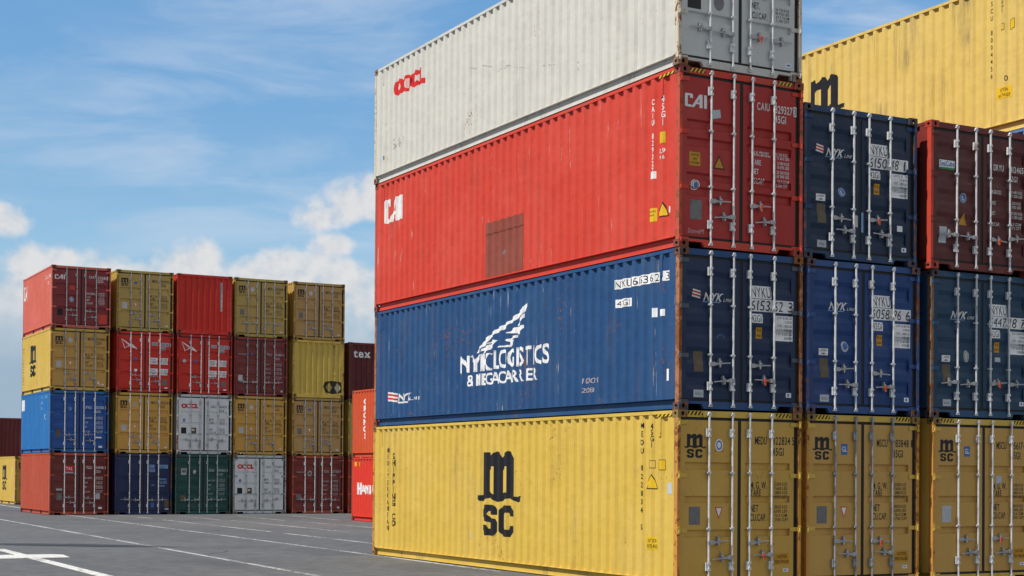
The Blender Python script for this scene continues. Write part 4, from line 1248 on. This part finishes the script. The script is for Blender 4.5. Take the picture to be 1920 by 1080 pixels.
# third column
c, wall, end, lv = A(5.355, -0.02, 0.0, LA, HC, MSC_B, 'flat3', 'yellow container on the ground under the teal navy one, small white patch on its door', GA, seal=1)
hazard(c, HC, LA, False)
set_msc_door(lv, HC, 'MSCU', '956174', '8', '45G1', 'blue', tri=False, plate=D_GREYWHITE, caution=True, white_patch=True)
c, wall, end, lv = A(5.30, -0.02, HC, LA, HS, NYK_D, 'wave', 'teal navy container in the right column with a white oval sticker on its door', GA, handles='left', seal=1)
set_nyk_door(lv, '6447', '18', '7', False, 'oval')
f = Flat().rect(1.53, 1.03, 1.66, 1.11, D_GREYWHITE).rect(1.50, 0.62, 1.62, 0.71, D_GREYWHITE); lv[1].add('label_plate', f)
c, wall, end, lv = A(5.205, -0.10, HC + HS, LA, HS, DRY, 'wave', 'dark maroon container with orange red posts on top of the right column', GA, handles='left', seal=1)
f = Flat().rect(0.225, 1.77, 0.585, 1.925, D_WHITE_CLEAN).rect(0.225, 1.77, 0.585, 1.80, D_GREEN).text('SeaCube', 0.24, 1.825, 0.085, D_BLUE, 0.33, 0.02); lv[0].add('logo', f)
f = Flat().disc(0.80, 1.30, 0.078, 0.085, D_BLUE).ring(0.80, 1.30, 0.078, 0.085, 0.012, 0.012, D_GREYWHITE).poly([(0.77, 1.34), (0.80, 1.34), (0.80, 1.29), (0.84, 1.28), (0.83, 1.25), (0.77, 1.26)], D_GREYWHITE); lv[0].add('sticker', f)
f = Flat().poly([(0.69, 0.82), (0.885, 0.82), (0.80, 1.03)], D_AMBER); lv[0].add('warning_sign', f)
f = Flat().rect(0.235, 0.47, 0.405, 0.755, D_GREYWHITE).text('CSC', 0.28, 0.62, 0.04, D_PLATE, 0.09); lv[0].add('data_plate', f)
set_plain_door(lv, HS, 'DRYU', '412465', '2', '42G1', D_WHITE, x0=1.50, zt=1.86, label=('M.GROSS', 'TARE', 'NET', 'CU.CAP.'))
# fourth column: the two lower boxes are out of the picture but carry the others
c, wall, end, lv = A(8.10, 0.0, 0.0, LA, HC, MSC_B, 'flat3', 'yellow container at the bottom of the rightmost column, under a tall stack', GA)
c, wall, end, lv = A(8.10, 0.0, HC, LA, HS, NYK_A, 'wave', 'navy container second from the ground in the rightmost column', GA)
c, wall, end, lv = A(8.10, 0.0, HC + HS, LA, HC, BLU_T, 'wave', 'mid blue container just under the topmost yellow one at the right edge', GA)
c, wall, end, lv = A(8.10, 0.0, 2 * HC + HS, LA, HC, paints('pale_yellow', (0.70, 0.51, 0.135), 0.12, 0.7, 0.10, 0.28, pale=(0.72, 0.58, 0.24)), 'flat3', 'yellow container at the upper right, highest of all, its side streaked with rust', GA)
z0 = 2 * HC + HS
f = Flat(); mark_msc(f, -6.99, 0.87, 1.29, 1.35, D_BLACK); wall.add('logo', f)
f = Flat().text('MSCU 8004456', -1.38, 2.62, 0.085, D_BLACK, stack=0.139, bold=0.012).text('0', -1.03, 0.98, 0.10, D_BLACK, stack=0.1).text('45G1', -1.12, 2.60, 0.085, D_BLACK, stack=0.10, bold=0.012); wall.add('lettering', f)
f = Flat().rect(-1.18, 1.96, -1.06, 2.09, D_BLACK_CLEAN).rect(-1.17, 1.97, -1.07, 2.08, MSC_A[0]); wall.add('lettering', f)
f = Flat().rect(-0.95, 1.93, -0.80, 2.12, D_BLACK_CLEAN).rect(-0.94, 1.94, -0.81, 2.11, D_YELLOW); wall.add('warning_sign', f)
f = Flat().rect(-1.28, 0.66, -0.90, 0.88, D_YELLOW).text('CAUTION', -1.2, 0.79, 0.06, D_BLACK_CLEAN, 0.2).text('HIGH TRAILER', -1.24, 0.69, 0.06, D_BLACK_CLEAN, 0.3); wall.add('warning_sign', f)

# ------------------------------------------------------------------ far row
BV = (0.0, 2.70877, 5.30, 7.83577, 10.56335, 13.22747)


def B(col, row, P, kind, label, **k):
    v = BV[col] + random.uniform(-0.022, 0.022)
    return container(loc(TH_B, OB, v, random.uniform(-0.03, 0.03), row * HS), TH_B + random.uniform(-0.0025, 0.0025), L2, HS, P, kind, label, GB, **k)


G2 = GALV_OLD
# first column
c, wall, end, lv = B(0, 0, ORG, 'wave', 'orange red container at the left foot of the far row, red plate on door', rods=GALV)
f = Flat().rect(0.63, 1.80, 0.99, 2.06, D_RED).rect(0.63, 1.735, 0.99, 1.795, D_GREYWHITE).text('TAL', 0.68, 1.87, 0.12, D_WHITE_CLEAN, 0.26); lv[0].add('logo', f)
f = Flat().rect(0.28, 1.02, 0.52, 1.10, D_GREYWHITE); lv[0].add('label_plate', f)
f = Flat().rect(0.30, 0.62, 0.52, 0.92, D_PLATE); lv[0].add('data_plate', f)
set_plain_door(lv, HS, 'TCLU', '214048', '3', '22G1', D_WHITE, x0=1.50, zt=1.93)
f = Flat().rect(1.90, 0.66, 2.08, 0.90, D_GREYWHITE).rect(2.02, 0.25, 2.17, 0.33, D_WHITE_CLEAN); lv[1].add('label_plate', f)
c, wall, end, lv = B(0, 1, SKYB, 'wave', 'azure blue container second from the ground at the left end of the far row')
f = Flat().rect(-5.95, 1.88, -5.40, 2.36, D_WHITE); wall.add('label_plate', f)
f = Flat().text('IPXU', -1.9, 2.28, 0.12, D_LBLUE, 0.4).text('320338', -1.2, 2.28, 0.12, D_LBLUE, 0.5).text('22G1', -1.9, 2.05, 0.12, D_LBLUE, 0.4).text('TARE', -1.9, 1.80, 0.12, D_LBLUE, 0.4).text('IPX', -1.3, 1.40, 0.2, D_WHITE, 0.5); wall.add('lettering', f)
f = Flat().ring(0.83, 1.83, 0.07, 0.08, 0.02, 0.02, D_LBLUE).disc(0.84, 1.82, 0.025, 0.05, D_LBLUE, 8); lv[0].add('sticker', f)
f = Flat().rect(0.27, 0.66, 0.46, 0.97, D_PLATE_BROWN); lv[0].add('data_plate', f)
set_plain_door(lv, HS, 'IPXU', '320338', '3', '22G1', D_WHITE, x0=1.47, zt=1.85)
f = Flat().rect(1.86, 0.62, 2.14, 0.68, D_WHITE_CLEAN).rect(2.02, 0.22, 2.17, 0.30, D_WHITE_CLEAN); lv[1].add('label_plate', f)
c, wall, end, lv = B(0, 2, MSC_B, 'flat3', 'yellow container with a black mark on its sunlit side, above the azure blue one', arched=True, rods=G2)
set_msc_door(lv, HS, 'MEDU', '176480', '8', '22G1', 'oval', plate=D_GREYWHITE)
f = Flat(); mark_msc(f, -4.42, 0.72, 1.45, 1.38, D_BLACK); wall.add('logo', f)
f = Flat().text('MEDITERRANEAN', -5.75, 2.0, 0.08, D_BLACK_FAINT, stack=0.13); wall.add('lettering', f)
f = Flat().poly([(1.90, 0.34), (2.06, 0.26), (2.0, 0.42)], D_WHITE); lv[1].add('tape_strip', f)
c, wall, end, lv = B(0, 3, SAL, 'flat3', 'salmon red container topping the left column of the far row, white letters on maroon doors', rods=G2)
set_cai_door(lv, HS, '251581', '0', '22G1')
f = Flat(); mark_cai(f, -5.88, 1.60, 0.82, 0.62, D_WHITE); wall.add('logo', f)
f = Flat().text('CAIU', -1.45, 2.12, 0.13, D_WHITE, 0.5, 0.02).text('251581', -0.85, 2.12, 0.13, D_WHITE, 0.6, 0.02).text('22G1', -1.0, 1.85, 0.12, D_WHITE, 0.4).text('2', -0.9, 1.52, 0.12, D_WHITE); wall.add('lettering', f)
f = Flat().disc(0.82, 1.20, 0.085, 0.115, D_GREYWHITE).ring(0.82, 1.20, 0.06, 0.085, 0.025, 0.03, D_BLUE); lv[0].add('sticker', f)
f = Flat().rect(0.24, 0.52, 0.47, 0.80, D_BLACK_CLEAN); lv[0].add('data_plate', f)
f = Flat().rect(0.74, 1.60, 0.96, 1.80, CAI_A[0]); lv[0].add('repair_patch', f)
f = Flat().rect(1.93, 0.24, 2.30, 0.62, CAI_A[0]); lv[1].add('repair_patch', f)
# second column
c, wall, end, lv = B(1, 0, IND, 'flat2', 'dark ink blue container on the ground, second column of the far row, light blue lettering', handles='left', rods=GALV)
f = Flat().rect(1.45, 1.97, 1.68, 2.12, D_LBLUE).rect(1.82, 1.97, 2.26, 2.12, D_LBLUE).rect(1.45, 1.82, 1.70, 1.94, D_LBLUE).text('POCU', 1.46, 1.99, 0.09, D_BLACK_CLEAN, 0.2).text('142827', 1.84, 1.99, 0.09, D_BLACK_CLEAN, 0.38).text('22G1', 1.46, 1.845, 0.08, D_BLACK_CLEAN, 0.2); lv[1].add('number_plate', f)
f = Flat().text('30480', 1.90, 1.46, 0.10, D_LBLUE, 0.32).text('26280', 1.90, 1.32, 0.10, D_LBLUE, 0.32).rect(1.55, 1.24, 1.68, 1.27, D_LBLUE).rect(1.88, 1.20, 2.12, 1.24, D_LBLUE); lv[1].add('lettering', f)
f = Flat().rect(1.53, 0.30, 1.68, 0.50, D_BLUE); lv[1].add('sticker', f)
f = Flat().rect(2.12, 0.32, 2.31, 0.62, D_PLATE_BROWN).rect(2.14, 0.20, 2.30, 0.27, D_GREYWHITE); lv[1].add('data_plate', f)
c, wall, end, lv = B(1, 1, MSC_AMB, 'flat3', 'amber container above the ink blue one, small round white sticker on its left door', arched=True, rods=GALV)
set_msc_door(lv, HS, 'MEDU', '600253', '1', '22G1', 'round', plate=D_GREYWHITE)
c, wall, end, lv = B(1, 2, VIV, 'flat3', 'bright red container with a white bird mark, resting on an amber container', rods=GALV)


def set_bird(lv, blue_left=True):
    f = Flat(); mark_bird(f, 0.20, 1.83, 0.70, 0.42, D_WHITE_CLEAN); lv[0].add('logo', f)
    f = Flat()
    if blue_left: f.disc(0.80, 1.42, 0.07, 0.075, D_BLUE)
    else: f.disc(0.33, 1.42, 0.08, 0.08, D_GREYWHITE).disc(0.83, 1.42, 0.06, 0.07, D_BLUE)
    lv[0].add('sticker', f)
    f = Flat().rect(1.50, 2.03, 1.76, 2.16, D_GREYWHITE).rect(1.87, 2.0, 2.24, 2.15, D_GREYWHITE).rect(2.29, 2.0, 2.325, 2.15, D_GREYWHITE).rect(1.87, 1.83, 2.10, 1.97, D_GREYWHITE)
    f.text('SUDU', 1.52, 2.055, 0.08, D_BLACK_CLEAN, 0.22).text('510746', 1.89, 2.03, 0.09, D_BLACK_CLEAN, 0.33).text('22G1', 1.89, 1.855, 0.08, D_BLACK_CLEAN, 0.19); lv[1].add('number_plate', f)
    for z in (1.23, 0.77):
        f = Flat().rect(1.44, z, 1.765, z + 0.27, D_WHITE_CLEAN).rect(1.87, z, 2.20, z + 0.27, D_WHITE_CLEAN)
        for i, (p, q) in enumerate((('MGW', '30 480'), ('TARE', '2 230'))):
            f.text(p, 1.46, z + 0.155 - i * 0.12, 0.08, D_BLACK_CLEAN, 0.22, 0.0).text(q, 1.90, z + 0.155 - i * 0.12, 0.08, D_BLACK_CLEAN, 0.26, 0.0)
        lv[1].add('number_plate', f)
    f = Flat().rect(1.97, 0.34, 2.17, 0.60, D_PLATE); lv[1].add('data_plate', f)
    f = Flat().rect(2.06, 0.20, 2.20, 0.25, D_WHITE_CLEAN); lv[1].add('label_plate', f)


set_bird(lv, True)
f = Flat().rect(0.76, 0.88, 0.88, 1.0, D_WHITE_CLEAN); lv[0].add('label_plate', f)
c, wall, end, lv = B(1, 3, MSC_OLV, 'flat3', 'olive yellow container on top of the second column from the left in the far row', arched=True, rods=G2)
set_msc_door(lv, HS, 'MEDU', '293942', '5', '22G1', 'flatblue', plate=D_GREYWHITE)
# third column
c, wall, end, lv = B(2, 0, GRN, 'wave', 'dark green container on the ground in the middle of the far row', handles='left', rods=G2)
f = Flat().rect(0.25, 1.70, 0.49, 1.97, D_GREYWHITE).rect(0.28, 1.80, 0.46, 1.93, D_PLATE); lv[0].add('label_plate', f)
f = Flat().disc(0.84, 1.83, 0.07, 0.09, D_GREYWHITE); lv[0].add('sticker', f)
f = Flat().rect(0.22, 0.55, 0.44, 0.82, D_PLATE_BROWN); lv[0].add('data_plate', f)
set_plain_door(lv, HS, 'CRSU', '890853', '8', '2251', D_GREYWHITE, x0=1.47, zt=1.85)
c, wall, end, lv = B(2, 1, OOCL_B, 'flat3', 'pale grey container with red lettering above the dark green one in the far row', handles='left', rods=G2, hinge=GALV)


def set_oocl(lv, num):
    f = Flat(); mark_oocl(f, 0.20, 1.98, 0.74, 0.20, D_RED, D_WHITE_CLEAN); lv[0].add('logo', f)
    f = Flat().disc(0.33, 1.46, 0.06, 0.075, D_BLUE).poly([(0.315, 1.42), (0.345, 1.42), (0.33, 1.50)], D_WHITE_CLEAN); lv[0].add('sticker', f)
    f = Flat().rect(0.20, 0.89, 0.43, 1.15, D_BLACK_CLEAN); lv[0].add('data_plate', f)
    f = Flat().rect(0.66, 0.89, 0.87, 1.15, D_PLATE_BROWN).rect(0.68, 1.02, 0.78, 1.08, D_WHITE_CLEAN); lv[0].add('data_plate', f)
    f = Flat().text('OOLU', 1.50, 2.02, 0.105, D_BLACK, 0.24).text(num, 1.86, 2.02, 0.105, D_BLACK, 0.36).text('2', 2.28, 2.02, 0.105, D_BLACK, 0.04).text('22G1', 1.86, 1.86, 0.10, D_BLACK, 0.24)
    f.text('M.W.', 1.45, 1.46, 0.10, D_BLACK, 0.2).text('TARE', 1.45, 1.33, 0.09, D_BLACK, 0.2).text('NET', 1.45, 1.03, 0.09, D_BLACK, 0.16).text('CU.CAP', 1.45, 0.90, 0.09, D_BLACK, 0.30); lv[1].add('lettering', f)
    f = Flat(); numbers(f, 1.90, 1.50, 0.05, ['30480 KGS', '67200 LBS', ' 2230 KGS', ' 4920 LBS'], D_BLACK, 0.26); numbers(f, 1.90, 1.09, 0.05, ['28250 KGS', '62280 LBS', ' 33.2 CUM', ' 1172 CFT'], D_BLACK, 0.26); lv[1].add('lettering', f)


set_oocl(lv, '260420')
c, wall, end, lv = B(2, 2, VIV, 'flat3', 'bright red container with a white bird mark, under the plain red ribbed end', rods=GALV)
set_bird(lv, False)
c, wall, end, lv = B(2, 3, VIV, 'wave', 'red container showing its plain ribbed end with a white vertical number strip', turned=True)
f = Flat().rect(-0.52, 1.05, -0.44, 2.30, D_GREYWHITE).text('SUDU5107468', -0.48, 2.21, 0.07, D_PLATE, stack=0.108); end.add('number_plate', f)
# fourth column
c, wall, end, lv = B(3, 0, OOCL_B, 'flat3', 'pale grey container with red lettering standing on the asphalt in the far row', handles='left', rods=G2, hinge=GALV_OLD)
set_oocl(lv, '377609')
c, wall, end, lv = B(3, 1, MSC_AMB, 'flat3', 'amber container with an oval white sticker, on the pale grey one of the fourth column', arched=True, rods=G2)
set_msc_door(lv, HS, 'MEDU', '188896', '4', '22G1', 'oval', plate=D_GREYWHITE)
c, wall, end, lv = B(3, 2, MAR, 'wave', 'brown maroon container with ribbed doors, fourth column of the far row, third up', handles='left', rods=G2)
f = Flat().text('interpool', 0.20, 1.80, 0.075, D_GREYWHITE, 0.38, 0.006); lv[0].add('logo', f)
f = Flat().disc(0.83, 1.85, 0.055, 0.06, D_BLUE); lv[0].add('sticker', f)
f = Flat().rect(0.20, 0.66, 0.40, 0.92, D_GREYWHITE); lv[0].add('data_plate', f)
set_plain_door(lv, HS, 'TRLU', '354804', '2', '22G1', D_GREYWHITE, x0=1.50, zt=1.80, label=('MAX.WT', 'TARE WT', 'PAYLOAD', 'CU.CAP'))
f = Flat().disc(2.20, 0.24, 0.05, 0.05, D_GREYWHITE); lv[1].add('sticker', f)
c, wall, end, lv = B(3, 3, MSC_OLV, 'flat3', 'olive container with a big round white sticker on top of the fourth column', handles='left', rods=G2)
set_msc_door(lv, HS, 'MEDU', '255604', '0', '22G1', 'oval', tri=False)
# fifth column
c, wall, end, lv = B(4, 0, MAR2, 'wave', 'brick maroon container on the ground at the right end of the far row', handles='left', rods=GALV)
f = Flat().text('interpool', 0.20, 1.83, 0.07, D_GREYWHITE, 0.36, 0.006); lv[0].add('logo', f)
f = Flat().disc(0.83, 1.80, 0.10, 0.12, D_PLATE).ring(0.83, 1.80, 0.10, 0.12, 0.03, 0.03, D_GREYWHITE); lv[0].add('sticker', f)
f = Flat().rect(0.20, 0.62, 0.42, 0.88, D_PLATE); lv[0].add('data_plate', f)
set_plain_door(lv, HS, 'TCKU', '237320', '0', '22G1', D_GREYWHITE, x0=1.50, zt=1.84, label=('MAX.GROSS', 'TARE WT', 'PAYLOAD', 'CU.CAP'))
f = Flat().disc(2.20, 0.27, 0.06, 0.06, D_GREYWHITE); lv[1].add('sticker', f)
c, wall, end, lv = B(4, 1, MSC_BRN, 'flat3', 'brownish yellow container above the brick maroon one, with a round blue sticker', rods=G2, arched=True)
set_msc_door(lv, HS, 'MEDU', '309277', '9', '22G1', 'flatblue')
c, wall, end, lv = B(4, 2, paints('straw_yellow', (0.64, 0.45, 0.085), 0.16, 0.5, 0.16, 0.3), 'flat3', 'yellow container showing its ribbed end with two pale diamonds on a black patch', turned=True)
f = Flat().text('MSCU123580 4', -0.47, 2.30, 0.09, D_BLACK, stack=0.12, bold=0.012)
end.add('lettering', f)
f = Flat().poly([(-1.0, 0.52), (-0.92, 0.74), (-0.55, 0.80), (-0.12, 0.74), (-0.10, 0.28), (-0.50, 0.20), (-0.86, 0.26)], D_BLACK_FAINT)
f.poly([(-0.86, 0.50), (-0.70, 0.72), (-0.54, 0.50), (-0.70, 0.27)], decal('yellow_print', (0.42, 0.31, 0.08), 0.1)).poly([(-0.46, 0.48), (-0.30, 0.72), (-0.14, 0.48), (-0.30, 0.24)], decal('straw_print', (0.52, 0.46, 0.30), 0.1)); end.add('warning_sign', f)
c, wall, end, lv = B(4, 3, MSC_BRN, 'flat3', 'brown yellow container topping the right end of the far row, with open sky beside it', rods=G2, arched=True)
set_msc_door(lv, HS, 'MEDU', '232301', '2', '22G1', 'oval', tri=False, plate=D_PLATE)
# sixth column, mostly hidden
c, wall, end, lv = B(5, 0, MAR2, 'wave', 'maroon container on the ground behind the two bright red ones', handles='left')
c, wall, end, lv = B(5, 1, MSC_OLV, 'flat3', 'olive container behind the orange one, under the wine dark ribbed end')
c, wall, end, lv = B(5, 2, TEX, 'wave', 'wine dark container showing its ribbed end with three white lower case letters', turned=True)
f = Flat()
f.text('tex', -2.20, 1.92, 0.36, D_WHITE_CLEAN, 0.82, 0.028, 0.10)
f.rect(-1.62, 1.92, -1.36, 1.945, D_WHITE_CLEAN); end.add('logo', f)

# two red boxes between the far row and the near stack
P0 = Vector((-6.46624, 61.06298, 0))
def crn(z, H, P, kind, label):
    o = Vector((P0.x + L2 * math.sin(TH_B), P0.y - L2 * math.cos(TH_B), 0))
    return container((o.x, o.y, z), TH_B, L2, H, P, kind, label, 'red containers beside the near stack')
c, wall, end, lv = crn(0.0, 2.438, HAM, 'wave', 'bright scarlet container on the ground with white serif capitals, half hidden by the near stack')
f = Flat().text('H', -5.50, 1.03, 0.42, D_WHITE_CLEAN, 0.36, 0.03, serif=0.11).text('AMBURG', -5.10, 1.05, 0.32, D_WHITE_CLEAN, 2.0, 0.03, serif=0.11).text('S', -2.85, 1.03, 0.42, D_WHITE_CLEAN, 0.32, 0.03).text('UD', -2.5, 1.05, 0.32, D_WHITE_CLEAN, 0.62, 0.03, serif=0.11); wall.add('lettering', f)
f = Flat().rect(-5.78, 2.10, -5.62, 2.26, D_YELLOW).rect(-5.42, 2.10, -5.25, 2.26, D_YELLOW); wall.add('label_plate', f)
c, wall, end, lv = crn(2.438, HS, CRO, 'wave', 'orange container on top of the scarlet one, white block letters running down its side')
f = Flat().text('CRONOS', -4.85, 2.03, 0.20, D_WHITE_CLEAN, stack=0.262, bold=0.04); wall.add('lettering', f)

# far left, behind the row
P1 = Vector((-26.82, 83.84, 0))
c, wall, end, lv = container((P1.x, P1.y, 0), TH_B, L2, HS, MSC_B, 'flat3', 'single yellow container on the ground at the left edge, black mark on its side', GB)
f = Flat(); mark_msc(f, -3.75, 0.75, 1.45, 1.38, D_BLACK); wall.add('logo', f)
set_msc_door(lv, HS, 'MEDU', '417702', '3', '22G1', 'oval')
for row, P, lab, turned, vv in ((0, MAR2, 'maroon container on the ground at the back left, hidden by the yellow one', False, 0), (1, WINE, 'dark plum ribbed container end above the yellow container at the left edge', True, 0),
                            (0, MAR2, 'maroon container at the foot of the back stack, behind the far row', False, 1), (1, SAL, 'red container in the middle of the back stack, behind the far row', False, 1), (2, ORG, 'rusty red container topping the back stack, a sliver showing left of the far row', False, 1)):
    v = 7.14 - 2.72 + vv * 2.72
    container(loc(TH_B, OB, v, 37.4, row * HS), TH_B, L2, HS, P, 'wave', lab, 'containers in the back row', turned=turned)

bpy.data.objects.remove(_co)
bpy.data.curves.remove(_cd)
print('objects', len(bpy.data.objects))
